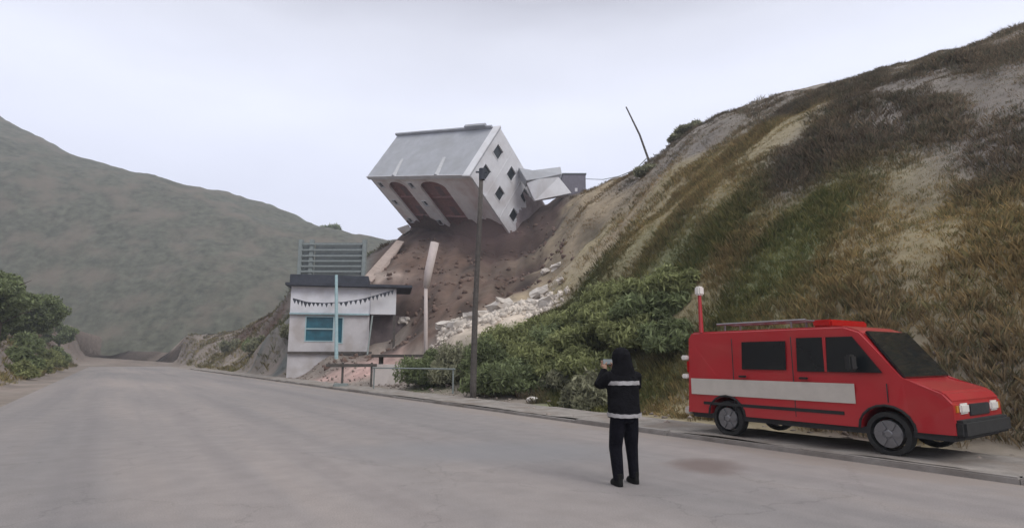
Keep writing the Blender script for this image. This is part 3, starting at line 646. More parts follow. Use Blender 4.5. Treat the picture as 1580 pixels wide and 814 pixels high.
for x0, x1 in ((2.55, 3.45), ):
    bm = B(); vs = [bm.verts.new(c) for c in ((2.5, 0.035, 1.32), (3.95, 0.035, 1.32), (3.5, 0.075, 1.93), (2.5, 0.075, 1.93))]; vs2 = [bm.verts.new(v.co + Vector((0, -0.02, 0))) for v in vs]
    bm.faces.new(vs); bm.faces.new(vs2[::-1]); [bm.faces.new((vs[q_], vs[(q_ + 1) % 4], vs2[(q_ + 1) % 4], vs2[q_])) for q_ in range(4)]
    link('side_window', bm, M['vglass'], van)
bm = B(); vs = [bm.verts.new(c) for c in ((4.22, 0.12, 1.24), (4.22, VWd - 0.12, 1.24), (3.66, VWd - 0.2, 2.0), (3.66, 0.2, 2.0))]; vs2 = [bm.verts.new(v.co + Vector((0.03, 0, 0.022))) for v in vs]
bm.faces.new(vs); bm.faces.new(vs2[::-1]); [bm.faces.new((vs[q_], vs[(q_ + 1) % 4], vs2[(q_ + 1) % 4], vs2[q_])) for q_ in range(4)]; link('windscreen', bm, M['vglass'], van)
for x in (1.15, 2.42):
    bm = B(); box(bm, x, x + 0.012, -0.0045, 0.01, 0.5, 1.95); link('door_seam', bm, M['dark'], van)
for x in (2.55, 1.3):
    bm = B(); box(bm, x, x + 0.16, -0.05, 0.0, 1.18, 1.22, 0.01); link('door_handle', bm, M['rubber'], van)
bm = B(); box(bm, 0.4, 3.3, -0.012, 0.0, 0.60, 0.66, 0.004); link('rub_strip', bm, M['rubber'], van)
bm = B(); vs = [bm.verts.new(c) for c in ((1.35, 0.035, 1.34), (2.28, 0.035, 1.34), (2.28, 0.072, 1.88), (1.35, 0.072, 1.88))]; vs2 = [bm.verts.new(v.co + Vector((0, -0.02, 0))) for v in vs]
bm.faces.new(vs); bm.faces.new(vs2[::-1]); [bm.faces.new((vs[q_], vs[(q_ + 1) % 4], vs2[(q_ + 1) % 4], vs2[q_])) for q_ in range(4)]; link('side_window', bm, M['vglass'], van)
bm = B(); box(bm, 3.01, 3.05, 0.012, 0.06, 1.32, 1.93); link('window_pillar', bm, M['red'], van)
for cx in (3.95, 0.95):
    bm = B(); tube(bm, [(cx + 0.42 * math.cos(math.pi * k / 10), -0.004, 0.42 + 0.38 * math.sin(math.pi * k / 10)) for k in range(11)], 0.022, 8); link('wheel_arch', bm, M['rubber'], van)
bm = B(); box(bm, 4.0, 4.012, -0.0045, 0.01, 0.85, 1.15); link('door_seam', bm, M['dark'], van)
bm = B(); box(bm, -0.02, 0.0, 0.25, VWd - 0.25, 1.35, 1.9, 0.01); link('rear_window', bm, M['vglass'], van)
for y in (0.05, VWd - 0.2):
    bm = B(); box(bm, VL - 0.16, VL + 0.012, y, y + 0.14, 0.72, 0.88, 0.03); link('turn_lamp', bm, mat('amber_lens', (0.5, 0.2, 0.02), 0.3, 0.05), van)
bm = B(); box(bm, 0.05, VL - 0.05, 0.08, VWd - 0.08, 0.32, 0.425); link('chassis', bm, M['dark'], van)
bm = B(); box(bm, VL - 0.05, VL + 0.12, 0.02, VWd - 0.02, 0.38, 0.64, 0.04); link('front_bumper', bm, M['rubber'], van)
bm = B(); box(bm, -0.14, 0.02, 0.02, VWd - 0.02, 0.36, 0.52, 0.03); link('rear_bumper', bm, M['stripe'], van)
for y in (0.21, VWd - 0.51):
    bm = B(); box(bm, VL - 0.02, VL + 0.03, y, y + 0.32, 0.72, 0.88, 0.03); link('headlight', bm, M['lampw'], van)
bm = B(); box(bm, VL - 0.01, VL + 0.02, 0.58, VWd - 0.58, 0.68, 0.86, 0.01); link('grille', bm, M['dark'], van)
for y in (0.03, VWd - 0.15):
    bm = B(); box(bm, -0.04, 0.01, y, y + 0.12, 1.25, 1.5, 0.02); link('tail_lamp', bm, M['lampr'], van)
for z in (1.57, 1.17):
    bm = B(); box(bm, -0.14, 0.0, -0.02, 0.10, z - 0.05, z + 0.05, 0.02); link('work_lamp', bm, M['lampw'], van)
bm = B(); box(bm, 3.5, 3.62, -0.28, -0.08, 1.35, 1.62, 0.03); tube(bm, [(3.56, 0.05, 1.4), (3.56, -0.15, 1.42)], 0.02, 6); link('mirror', bm, M['rubber'], van)
bm = B(); box(bm, 2.7, 3.05, 0.3, VWd - 0.3, VH + 0.002, VH + 0.14, 0.03); link('light_bar', bm, M['lampr'], van)
for cx in (3.95, 0.95):
    for y0, sg in ((0.02, 1), (VWd - 0.24, 1)):
        wh = bpy.data.objects.new('wheel', None); C.objects.link(wh); wh.parent = van; wh.location = (cx, y0 + 0.11, 0.35)
        bm = B(); secs = [(-0.11, 0.27), (-0.10, 0.34), (-0.04, 0.355), (0.04, 0.355), (0.10, 0.34), (0.11, 0.27)]
        rings = [[bm.verts.new((r_ * math.cos(2 * math.pi * k / 28), yy, r_ * math.sin(2 * math.pi * k / 28))) for k in range(28)] for yy, r_ in secs]
        for r0, r1 in zip(rings, rings[1:]):
            for k in range(28): bm.faces.new((r0[k], r0[(k + 1) % 28], r1[(k + 1) % 28], r1[k]))
        for k in range(28): bm.faces.new((rings[-1][k], rings[-1][(k + 1) % 28], rings[0][(k + 1) % 28], rings[0][k]))
        link('tyre', bm, M['rubber'], wh)
        bm = B(); tube(bm, [(0, -0.105, 0), (0, 0.105, 0)], [0.215, 0.215], 24)
        tube(bm, [(0, -0.108, 0), (0, -0.12, 0)], [0.07, 0.05], 12)
        for k in range(6):
            a_ = k * math.pi / 3; box(bm, 0.08, 0.20, -0.125, -0.106, -0.03, 0.03, 0, Matrix.Rotation(a_, 4, 'Y'))
        link('rim', bm, M['chrome'], wh)
# mast on the roof near the rear
bm = B(); tube(bm, [(0.32, 0.14, VH - 0.02), (0.32, 0.14, 2.95)], [0.05, 0.035], 10); mo = link('light_mast', bm, M['red'], van)
bm = B(); box(bm, 0.25, 0.39, 0.05, 0.23, 2.92, 3.12, 0.03); link('flood_lamp', bm, M['lampw'], mo)
bm = B()
for y in (0.45, 1.0): tube(bm, [(0.5, y, VH + 0.16), (3.0 if y < 0 else 2.5, y, VH + 0.16)], 0.025, 8)
for k in range(7): tube(bm, [(0.6 + k * 0.3, 0.45, VH + 0.16), (0.6 + k * 0.3, 1.0, VH + 0.16)], 0.018, 6)
for x in (0.7, 2.2): tube(bm, [(x, 0.45, VH - 0.01), (x, 0.45, VH + 0.16)], 0.02, 6); tube(bm, [(x, 1.0, VH - 0.01), (x, 1.0, VH + 0.16)], 0.02, 6)
link('roof_ladder', bm, M['chrome'], van)

# ------------------------------------------------------------------ the person filming
pw = at(958, 738, 8.05); 
person = empty('person', (1.50, 8.05, 0.0), R(16), 'person in black jacket with two reflective bands, seen from behind filming with a raised phone', 'person')
# local: +y is where the person faces (away from us), x right
def remesh(o, vox=0.014, sm=4):
    r = o.modifiers.new('r', 'REMESH'); r.mode = 'VOXEL'; r.voxel_size = vox; r.use_smooth_shade = True
    s_ = o.modifiers.new('s', 'SMOOTH'); s_.factor = 0.5; s_.iterations = sm
HIP = 0.92
legL = [(-0.095, 0.0, HIP), (-0.12, 0.03, 0.50), (-0.115, -0.02, 0.09)]
legR = [(0.095, 0.0, HIP), (0.135, 0.06, 0.50), (0.165, 0.07, 0.09)]
shL, shR = (-0.19, 0.0, 1.40), (0.19, 0.0, 1.40)
elL, elR = (-0.285, 0.13, 1.29), (0.285, 0.17, 1.26)
wrL, wrR = (-0.12, 0.29, 1.50), (0.03, 0.31, 1.48)
HC = Vector((-0.01, 0.035, 1.655))
bm = B()
loft(bm, [(0.86, 0, 0, .10, .09), (0.95, 0, 0, .155, .11), (1.10, 0, 0, .135, .10), (1.30, 0, 0.0, .17, .115), (1.42, 0, 0.0, .16, .10), (1.48, 0, 0.01, .07, .065), (1.58, -0.005, 0.02, .055, .06)])
for lg in (legL, legR): tube(bm, [lg[0], lg[1], lg[2]], [.088, .058, .042], 12)
for s_, e_, w_ in ((shL, elL, wrL), (shR, elR, wrR)): tube(bm, [s_, e_], [.055, .042], 10); tube(bm, [e_, w_], [.042, .028], 10)
r_ = bmesh.ops.create_uvsphere(bm, u_segments=20, v_segments=14, radius=1)
for v in r_['verts']:
    t_ = v.co.copy(); jaw = 1 - 0.22 * max(0, -t_.z) ** 1.5
    v.co = HC + Vector((t_.x * 0.075 * jaw, t_.y * 0.095 * jaw + (0.012 if t_.z < 0 else 0), t_.z * 0.118))
tube(bm, [HC + Vector((0, 0.085, 0.02)), HC + Vector((0, 0.118, -0.02))], [0.010, 0.016], 8)      # nose
for sx in (-1, 1): tube(bm, [HC + Vector((sx * .070, 0, -0.03)), HC + Vector((sx * .084, -0.004, 0.02))], [0.012, 0.018], 8)   # ears
# hands: palms then five fingers each, closed round the phone
phone_c = Vector((-0.055, 0.345, 1.60))
def hand(bm, wr, side):
    wr = Vector(wr); pc = Vector((phone_c.x + side * 0.06, phone_c.y - 0.015, phone_c.z - 0.035))
    tube(bm, [wr, wr.lerp(pc, 0.55), pc + Vector((0, 0, -0.01))], [0.027, 0.036, 0.034], 10, 0.6)
    for k in range(4):
        z0 = pc.z - 0.035 + 0.024 * k; ln = (0.058, 0.070, 0.074, 0.066)[k]
        a_ = Vector((pc.x + side * 0.018, pc.y + 0.01, z0)); b_ = a_ + Vector((side * 0.012, 0.032, 0.006)); c_ = Vector((phone_c.x + side * (0.075 - ln), phone_c.y + 0.022, z0 + 0.012))
        tube(bm, [a_, b_, b_.lerp(c_, 0.5) + Vector((0, 0.006, 0)), c_], [0.0105, 0.0100, 0.0092, 0.0078], 8)
    tube(bm, [pc + Vector((0, -0.012, -0.02)), pc + Vector((-side * 0.016, -0.026, 0.008)), pc + Vector((-side * 0.036, -0.012, 0.026))], [0.013, 0.0115, 0.0095], 8)
hand(bm, wrL, -1); hand(bm, wrR, 1)
for lg in (legL, legR): tube(bm, [(lg[2][0], lg[2][1] - 0.04, 0.06), (lg[2][0] + 0.01, lg[2][1] + 0.15, 0.035)], [.038, .03], 10)
body = link('body', bm, M['skin'], person); remesh(body, 0.0058, 2)
for sx in (-1, 1):
    bm = B(); r_ = bmesh.ops.create_uvsphere(bm, u_segments=12, v_segments=8, radius=0.011); [setattr(v, 'co', v.co + HC + Vector((sx * 0.031, 0.083, 0.008))) for v in r_['verts']]; link('eye', bm, M['lampw'], person)
bm = B(); tube(bm, [HC + Vector((-0.024, 0.096, -0.052)), HC + Vector((0, 0.103, -0.053)), HC + Vector((0.024, 0.096, -0.052))], [0.004, 0.007, 0.004], 8); link('mouth', bm, mat('lip', (0.25, 0.10, 0.08), 0.5), person)
# jacket
bm = B()
JS = [(0.865, 0.01, 0.0, .222, .155), (0.90, 0.01, 0.0, .228, .158), (1.00, 0.0, 0.0, .222, .152), (1.15, 0.0, 0.0, .218, .148), (1.28, 0.0, 0.0, .222, .150), (1.36, 0, 0.0, .215, .142), (1.43, 0, 0.0, .185, .122), (1.49, 0, 0.01, .125, .10), (1.54, 0, 0.01, .095, .09)]
loft(bm, JS, 28, ex=2.3)
for s_, e_, w_ in ((shL, elL, wrL), (shR, elR, wrR)):
    e_, w_ = Vector(e_), Vector(w_); w2_ = e_.lerp(w_, 0.90)
    tube(bm, [(s_[0] * .7, s_[1], s_[2] - 0.01), s_, e_], [.085, .090, .074], 14); tube(bm, [e_ + (e_ - w_).normalized() * 0.02, e_.lerp(w_, .5), w2_], [.076, .066, .054], 14)
# soft folds
for v in bm.verts: v.co += Vector((0, 1, 0)) * 0.006 * math.sin(v.co.z * 46 + 9 * v.co.x) + Vector((0.005 * math.sin(v.co.z * 60 + 3), 0, 0))
jk = link('jacket', bm, M['jacket'], person); remesh(jk, 0.013, 5)
def sec_at(z):
    for a_, b_ in zip(JS, JS[1:]):
        if a_[0] <= z <= b_[0]:
            k = (z - a_[0]) / (b_[0] - a_[0]); return [a_[i] + (b_[i] - a_[i]) * k for i in range(5)]
def band(z, hgt, sag, grow):
    bm = B(); n_ = 48; rr = []
    for zz, g in ((z, grow), (z + hgt, grow), (z + hgt, grow - 0.012), (z, grow - 0.012)):
        ring = []
        for k in range(n_):
            t_ = 2 * math.pi * k / n_; c, s2 = math.cos(t_), math.sin(t_); s5 = sec_at(zz)
            ring.append(bm.verts.new((s5[1] + (s5[3] + g) * math.copysign(abs(c) ** (2 / 2.3), c), s5[2] + (s5[4] + g) * math.copysign(abs(s2) ** (2 / 2.3), s2), zz - sag * max(0, -s2) ** 1.5 + 0.003 * math.sin(k * 1.7))))
        rr.append(ring)
    for i in range(4):
        for k in range(n_): bm.faces.new((rr[i][k], rr[i][(k + 1) % n_], rr[(i + 1) % 4][(k + 1) % n_], rr[(i + 1) % 4][k]))
    link('reflective_band', bm, M['band'], jk, smooth=False)
band(1.295, 0.052, 0.0, 0.010); band(0.885, 0.048, 0.016, 0.010)
# hood up over the head
bm = B()
r_ = bmesh.ops.create_uvsphere(bm, u_segments=24, v_segments=16, radius=1)
for v in r_['verts']:
    t_ = v.co.copy(); v.co = HC + Vector((t_.x * 0.132, t_.y * 0.130 - 0.03, t_.z * 0.140 - 0.005 + 0.01))
    if t_.y > 0.45: v.co.y -= (t_.y - 0.45) * 0.12
loft(bm, [(1.38, 0, 0.0, .19, .12), (1.47, 0, -0.01, .175, .12), (1.55, 0, -0.01, .145, .115), (1.64, -0.005, -0.01, .130, .115)], 20)
hd = link('hood', bm, M['jacket'], person); remesh(hd, 0.012, 6)
# trousers
bm = B(); loft(bm, [(0.80, 0, 0, .165, .115), (0.90, 0, 0, .185, .13), (0.98, 0, 0, .17, .12)], 24)
tube(bm, [(-0.09, 0, 0.86), (-0.105, 0.015, 0.68), (-0.12, 0.03, 0.48), (-0.12, 0.0, 0.28), (-0.115, -0.02, 0.075)], [.108, .098, .080, .076, .074], 16)
tube(bm, [(0.09, 0, 0.86), (0.11, 0.03, 0.68), (0.135, 0.06, 0.48), (0.155, 0.07, 0.28), (0.165, 0.07, 0.075)], [.108, .098, .080, .074, .070], 16)
for v in bm.verts: v.co.y += 0.011 * math.sin(v.co.z * 38 + v.co.x * 20); v.co.x += 0.006 * math.sin(v.co.z * 31 + v.co.y * 25)
tr = link('trousers', bm, M['trouser'], person); remesh(tr, 0.013, 4)
for lg, tw in ((legL, -0.02), (legR, 0.03)):
    x, y = lg[2][0], lg[2][1]; bm = B()
    loft(bm, [(0.0, x, y + 0.055, .052, .145), (0.03, x, y + 0.055, .055, .148), (0.065, x, y + 0.04, .052, .125), (0.10, x, y + 0.0, .050, .075), (0.16, x, y - 0.01, .052, .062)], 18, ex=2.4)
    bt_ = link('boot', bm, M['boot'], person); remesh(bt_, 0.010, 3)
# phone: held, a thing of its own
ph = empty('phone', (0, 0, 0), 0, 'small phone held up in both hands of the person filming', 'phone')
ph.matrix_world = Matrix.Translation((1.50, 8.05, 0)) @ Matrix.Rotation(R(16), 4, 'Z') @ Matrix.Translation(phone_c)
bm = B(); box(bm, -0.075, 0.075, -0.004, 0.004, -0.038, 0.038, 0.003); link('case', bm, M['phone'], ph)
bm = B(); box(bm, -0.070, 0.070, -0.0062, -0.0045, -0.034, 0.034); link('screen', bm, M['screen'], ph)

# ------------------------------------------------------------------ haze
hm = bpy.data.materials.new('haze_air'); hm.use_nodes = True; t = hm.node_tree; n = t.nodes; n.remove(n['Principled BSDF'])
pv = n.new('ShaderNodeVolumePrincipled'); pv.inputs['Color'].default_value = (0.80, 0.85, 0.95, 1); pv.inputs['Density'].default_value = 0.0009
t.links.new(pv.outputs[0], n['Material Output'].inputs['Volume'])
bm = B(); box(bm, -450, 430, -75, 640, -2.5, 95); setp(link('haze', bm, hm), 'faint pale haze in the air', 'haze', kind='stuff')

# ------------------------------------------------------------------ debris
def on_ground(px, py, y0=16):
    Ys = np.arange(y0, 95, 0.25); a_ = at(px, py, 1.0); xs_ = a_.x * Ys; zs_ = CAMZ + (a_.z - CAMZ) * Ys
    h_, _ = terr(xs_, Ys); k_ = np.nonzero(h_ >= zs_)[0]; k_ = k_[0] if len(k_) else len(Ys) - 1
    return Vector((xs_[k_], Ys[k_], h_[k_]))
slabs = [((835, 458, 45), 1.3, 'flat pale concrete slab lying on the crest of the rubble spill'), ((823, 470, 43.5), 0.9, 'tilted pale block propped at the right end of the rubble spill'),
         ((850, 470, 42), 1.5, 'long pale broken beam lying where rubble meets the green slope'), ((841, 424, 48), 0.8, 'upright white fragment beside the gully, lowest of the upper three'),
         ((858, 414, 50), 0.9, 'white fragment on the spur edge, highest of the upper three'), ((866, 437, 47), 0.7, 'small white fragment in the dry grass right of the gully'),
         ((770, 478, 41), 1.6, 'large pale slab half buried in the middle of the rubble spill'), ((735, 495, 38.5), 1.5, 'pale slab just right of the dark utility pole'),
         ((705, 508, 37.5), 1.3, 'pale slab at the left tip of the rubble spill'), ((685, 505, 38.5), 1.0, 'jagged upright tan fragment left of the rubble spill'),
         ((625, 500, 49), 1.2, 'pale boulder in the dark rubble behind the low white wall'), ((613, 508, 46), 0.8, 'small pale block beside the dark porch of the shop')]
for (px, py, Y), s_, lab in slabs:
    p = on_ground(px, py, 30); z = p.z
    bm = B(); bmesh.ops.create_cube(bm, size=1); bmesh.ops.subdivide_edges(bm, edges=bm.edges[:], cuts=2, use_grid_fill=True)
    for v in bm.verts:
        v.co = Vector((v.co.x * s_, v.co.y * s_ * 0.7, v.co.z * s_ * 0.45)) + Vector([random.uniform(-.09, .09) * s_ for _ in range(3)])
    o = link('concrete_slab', bm, M['slab']); o.location = (p.x, p.y, z + 0.12 * s_); o.rotation_euler = (random.uniform(-.5, .5), random.uniform(-.5, .5), random.uniform(0, 3))
    setp(o, lab, 'rubble block')
def chunks(n, sampler, smin, smax):
    V = []; Fc = []
    cube = np.array([(x, y, z) for x in (-1, 1) for y in (-1, 1) for z in (-1, 1)], float)
    fc = np.array([(0, 1, 3, 2), (4, 6, 7, 5), (0, 4, 5, 1), (2, 3, 7, 6), (0, 2, 6, 4), (1, 5, 7, 3)])
    P = sampler(n); h, _ = terr(P[:, 0], P[:, 1])
    for i in range(len(P)):
        s_ = smin + (smax - smin) * RNG.random() ** 2.5
        c = cube * s_ * RNG.uniform(0.4, 1, 3) * RNG.uniform(0.7, 1.1, (8, 1))
        q = Quaternion(RNG.normal(size=4)).normalized().to_matrix(); c = c @ np.array(q).T + (P[i, 0], P[i, 1], h[i] + s_ * 0.2)
        Fc.append(fc + len(V) * 8); V.append(c)
    return np.concatenate(V), np.concatenate(Fc)
pale_path = [on_ground(*q, 30) for q in ((688, 512), (720, 504), (755, 492), (785, 480), (812, 470), (855, 474))]
def samp_pale(n):
    k = RNG.random(n) * (len(pale_path) - 1.001); i = k.astype(int); f = k - i; A = np.array([(p.x, p.y) for p in pale_path])
    return A[i] * (1 - f)[:, None] + A[i + 1] * f[:, None] + RNG.normal(size=(n, 2)) * [0.6, 0.6]
V, Fc = chunks(2200, samp_pale, 0.03, 0.26); setp(link_np('rubble', V, Fc, M['rubble']), 'pale crushed rubble spilled along the foot of the landslide', 'rubble', kind='stuff')
def samp_soil(n):
    Pp = np.c_[RNG.uniform(-15, 5, n), RNG.uniform(44, 74, n)]; return Pp
V, Fc = chunks(700, samp_soil, 0.02, 0.3); setp(link_np('soil_clods', V, Fc, M['soilclod']), 'brown clods scattered over the bare landslide face', 'soil clods', kind='stuff')
def samp_verge(n):
    d = 0.3 + RNG.random(n) * 5; s_ = RNG.uniform(-8, 45, n)
    return np.c_[RX + d * NX - s_ * NY, RY + d * NY + s_ * NX]
V, Fc = chunks(1600, samp_verge, 0.015, 0.10); V[:, 2] = np.maximum(V[:, 2], 0.0) + 0.05; setp(link_np('gravel', V, Fc, mat('gravel', (0.24, 0.2, 0.175), 1, 0.2, island=0.35)), 'loose gravel strewn along the dusty verge', 'gravel', kind='stuff')
p = at(822, 607, 22.5)
bm = B(); bmesh.ops.create_icosphere(bm, subdivisions=2, radius=0.2)
for v in bm.verts: v.co = Vector((v.co.x * 1.2, v.co.y, v.co.z * 0.6)) * random.uniform(0.85, 1.1)
o = link('stone', bm, mat('white_stone', (0.62, 0.58, 0.55), 0.8, 0.1)); o.location = (p.x, p.y, hz(p.x, p.y) + 0.12); setp(o, 'single white stone on the dusty verge right of the utility pole', 'stone')

# ------------------------------------------------------------------ vegetation
def leaves(cs, nrm_scale, size, aspect=2.0):
    """leaf quads at centres cs"""
    n_ = len(cs); a = RNG.normal(size=(n_, 3)); a[:, 2] += 0.6; a /= np.linalg.norm(a, axis=1, keepdims=True)
    b_ = np.cross(a, RNG.normal(size=(n_, 3))); b_ /= np.linalg.norm(b_, axis=1, keepdims=True)
    s_ = size * RNG.uniform(0.6, 1.3, (n_, 1)); A = a * s_ * aspect / 2; Bv = b_ * s_ / 2
    V = np.stack([cs - A, cs + Bv, cs + A, cs - Bv], 1).reshape(-1, 3); return V, np.arange(n_ * 4).reshape(-1, 4)
def shrub(name, x, y, rx, ry, hgt, n_, m, label, cat='bush', leaf=0.075, group=None, z=None, asp=4.0, lobes=20):
    z = hz(x, y) if z is None else z
    root = empty(name, (x, y, z), 0, label, cat, group)
    lc = RNG.normal(size=(lobes, 3)); lc /= np.linalg.norm(lc, axis=1, keepdims=True); lc[:, 2] = np.abs(lc[:, 2]) * 0.9 + 0.05
    lc *= RNG.uniform(0.35, 0.85, (lobes, 1)); lr = RNG.uniform(0.22, 0.42, lobes)
    k = RNG.integers(0, lobes, n_); d_ = RNG.normal(size=(n_, 3)); d_ /= np.linalg.norm(d_, axis=1, keepdims=True)
    c = lc[k] + d_ * (lr[k] * RNG.random(n_) ** 0.4)[:, None]; c[:, 2] = np.abs(c[:, 2])
    c = c * [rx, ry, hgt * 0.95]
    V, Fl = leaves(c, 1, leaf, asp); link_np('foliage', V, Fl, m, root)
    bm = B()
    for i in range(7):
        t_ = lc[i % lobes]; tube(bm, [(0.05 * i - 0.15, 0.03 * i, -0.2), (t_[0] * rx * .4, t_[1] * ry * .4, t_[2] * hgt * .5), (t_[0] * rx, t_[1] * ry, t_[2] * hgt)], [0.045, 0.03, 0.012], 6)
    link('stem', bm, M['stem'], root); return root
def sp_(px, top, Y, rx, ry, hgt, *a, **k):
    p = at(px, top, Y); z = hz(p.x, p.y); return shrub('bush', p.x, p.y, rx, ry, max(0.7, (p.z - z) * 1.04), *a, **k)
sp_(664, 530, 31.5, 1.7, 1.3, 2.5, 9000, M['leafd'], 'rounded dark green bush leftmost of the roadside thicket, beside the low white wall')
sp_(692, 528, 30, 1.3, 1.2, 2.0, 5000, M['leafg'], 'greyish bush between the leftmost bush and the utility pole')
sp_(745, 520, 28.5, 1.7, 1.4, 3.0, 9000, M['leafd'], 'tall dark bush directly right of the utility pole')
sp_(716, 524, 29.5, 1.1, 1.2, 2.7, 5500, M['leafg'], 'narrow grey green bush right behind the utility pole')
sp_(772, 545, 25.5, 2.0, 1.3, 2.9, 9000, M['leafd'], 'darkest low bush in the middle of the roadside thicket')
sp_(790, 502, 31, 2.0, 1.5, 2.6, 9000, M['leaf'], 'mid green bush below the pale rubble spill')
sp_(825, 488, 30, 2.0, 1.6, 2.8, 10000, M['leaf'], 'broad green bush under the right end of the rubble spill')
sp_(818, 545, 24.2, 1.7, 1.3, 2.4, 8000, M['leafd'], 'dark green bush behind the white stone on the verge')
sp_(862, 490, 28, 1.8, 1.5, 2.6, 9000, M['leaf'], 'leafy green bush between rubble spill and grassy slope')
sp_(868, 565, 23.5, 1.1, 1.0, 1.5, 5000, M['leafg'], 'low greyish bush on the verge left of the person')
sp_(908, 560, 20.5, 1.1, 0.9, 1.5, 5000, M['leafg'], 'pale dusty bush immediately left of the person')
for k_, (px_, by_, Y_, r_) in enumerate(((885, 560, 27, 1.7), (905, 525, 30, 2.0), (930, 495, 32, 2.0), (880, 510, 32, 2.0), (955, 520, 28, 1.8), (985, 490, 30, 1.9), (930, 560, 24.5, 1.5), (985, 545, 24.5, 1.5), (1020, 520, 25, 1.5),
        (915, 465, 33, 2.0), (962, 455, 31, 1.8), (1010, 480, 27, 1.5), (1045, 495, 25, 1.2), (1035, 560, 21, 1.1), (850, 545, 29, 1.8), (880, 480, 36, 1.9), (840, 520, 31, 1.8))):
    Y_ = 21 + (Y_ - 21) * 0.55; p_ = at(px_, by_, Y_); shrub('bush', p_.x, p_.y, r_ * 1.15, r_, 0.8 + 0.42 * r_ * (0.6 + 0.6 * RNG.random()), 6500, M['leafd' if k_ % 5 == 3 else 'leaf'], 'green bush in the continuous thicket covering the lower slope behind the person', leaf=0.08, group='green bushes massed on the lower slope')
sp_(1000, 352, 47, 1.3, 1.2, 1.5, 3000, M['leafg'], 'dark isolated bush high on the dry slope', leaf=0.16)
sp_(1046, 208, 51, 1.0, 1.0, 1.6, 2500, M['leafg'], 'scrubby bush on the crest right of the leaning pole', leaf=0.15)
sp_(1068, 190, 48, 1.3, 1.0, 1.3, 2500, M['leafg'], 'low scrub clump on the crest at the far right above the van', leaf=0.15)
p = at(511, 352, 222); shrub('tree', p.x, p.y, 4.3, 4, 4.6, 2500, M['leafd'], 'single dark round tree on the far ridge above the shop', 'tree', leaf=0.7, z=p.z - 3.0)
for k, (d_, s_, r_) in enumerate(((-15.6, 50, 1.3), (-16.2, 56, 1.7), (-15.8, 64, 1.4), (-17.5, 70, 2.0), (-16, 82, 1.9), (-19, 60, 1.6), (-20, 88, 2.3), (-16.4, 100, 2.2), (-22, 74, 2.0))):
    p = rp(d_, s_); shrub('bush', p.x, p.y, r_, r_ * .9, r_ * 1.1, 4500, M['leafd' if k % 2 else 'leaf'], 'bush along the foot of the bare bank across the road at far left', leaf=0.14, group='bushes across the road')
for k, (d_, s_, r_) in enumerate(((4.5, 52, 1.3), (5.5, 60, 1.8), (5, 70, 1.8), (7, 80, 2.4), (6, 95, 2.4))):
    p = rp(d_, s_); shrub('bush', p.x, p.y, r_, r_ * .9, r_ * 1.1, 4500, M['leafd' if k % 2 else 'leafg'], 'bush on the verge beyond the left end of the shop', leaf=0.14, group='bushes beyond the shop')
def tree(x, y, hgt, cr, label, mt):
    z = hz(x, y); root = empty('broadleaf_tree', (x, y, z), 0, label, 'tree')
    bm = B(); tube(bm, [(0, 0, -0.3), (0.1, 0, hgt * .3), (0.0, 0.1, hgt * .55), (0.1, 0, hgt * .85)], [.24, .17, .12, .04], 10)
    for q_ in range(7):
        a_ = q_ * 0.9 + x; tube(bm, [(0.05, 0, hgt * (.3 + .06 * q_)), (cr * .5 * math.cos(a_), cr * .5 * math.sin(a_), hgt * (.45 + .06 * q_)), (cr * .9 * math.cos(a_), cr * .9 * math.sin(a_), hgt * (.52 + .06 * q_))], [.08, .05, .015], 6)
    link('trunk', bm, M['stem'], root)
    nl = 22; lc = RNG.normal(size=(nl, 3)); lc /= np.linalg.norm(lc, axis=1, keepdims=True); lc *= RNG.uniform(0.45, 1.0, (nl, 1)) * [cr, cr, hgt * .33]; lc[:, 2] += hgt * .66
    k_ = RNG.integers(0, nl, 9000); d_ = RNG.normal(size=(9000, 3)); d_ /= np.linalg.norm(d_, axis=1, keepdims=True)
    V, Fl = leaves(lc[k_] + d_ * (cr * .36 * RNG.random(9000) ** .5)[:, None] * [1, 1, .7], 1, 0.17, 2.0); link_np('crown', V, Fl, mt, root)
for d_, s_, h_, c_, lab in ((-18, 57, 6.5, 2.6, 'leafy tree on the bank across the road, nearest of the far left trees'), (-17.5, 77, 7.5, 3.0, 'tall leafy tree on the far left bank, second from the left'),
                            (-19, 97, 7.0, 3.0, 'leafy tree on the far left bank, third from the left'), (-17.5, 122, 6.0, 2.6, 'small farthest tree on the far left bank by the road')):
    p = rp(d_, s_); tree(p.x, p.y, h_, c_, lab, M['leafd'])

# ------------------------------------------------------------------ dust still hanging at the foot of the house
dm = bpy.data.materials.new('dust'); dm.use_nodes = True; t = dm.node_tree; n = t.nodes; l = t.links; n.remove(n['Principled BSDF'])
pv = n.new('ShaderNodeVolumePrincipled'); pv.inputs['Color'].default_value = (0.34, 0.235, 0.225, 1); pv.inputs['Anisotropy'].default_value = 0.0
tcn = n.new('ShaderNodeTexCoord'); ln = n.new('ShaderNodeVectorMath'); ln.operation = 'LENGTH'; l.new(tcn.outputs['Object'], ln.inputs[0])
mr = n.new('ShaderNodeMapRange'); mr.interpolation_type = 'SMOOTHSTEP'; mr.inputs['From Min'].default_value = 1.0; mr.inputs['From Max'].default_value = 0.15; mr.inputs['To Max'].default_value = 0.14
l.new(ln.outputs['Value'], mr.inputs[0]); l.new(mr.outputs[0], pv.inputs['Density']); l.new(pv.outputs[0], n['Material Output'].inputs['Volume'])
bm = B(); bmesh.ops.create_icosphere(bm, subdivisions=4, radius=1); o = link('dust_cloud', bm, dm); o.location = at(752, 378, 68); o.scale = (7.5, 6, 4.0)
setp(o, 'thin brown dust hanging under the toppled house', 'dust', kind='stuff')
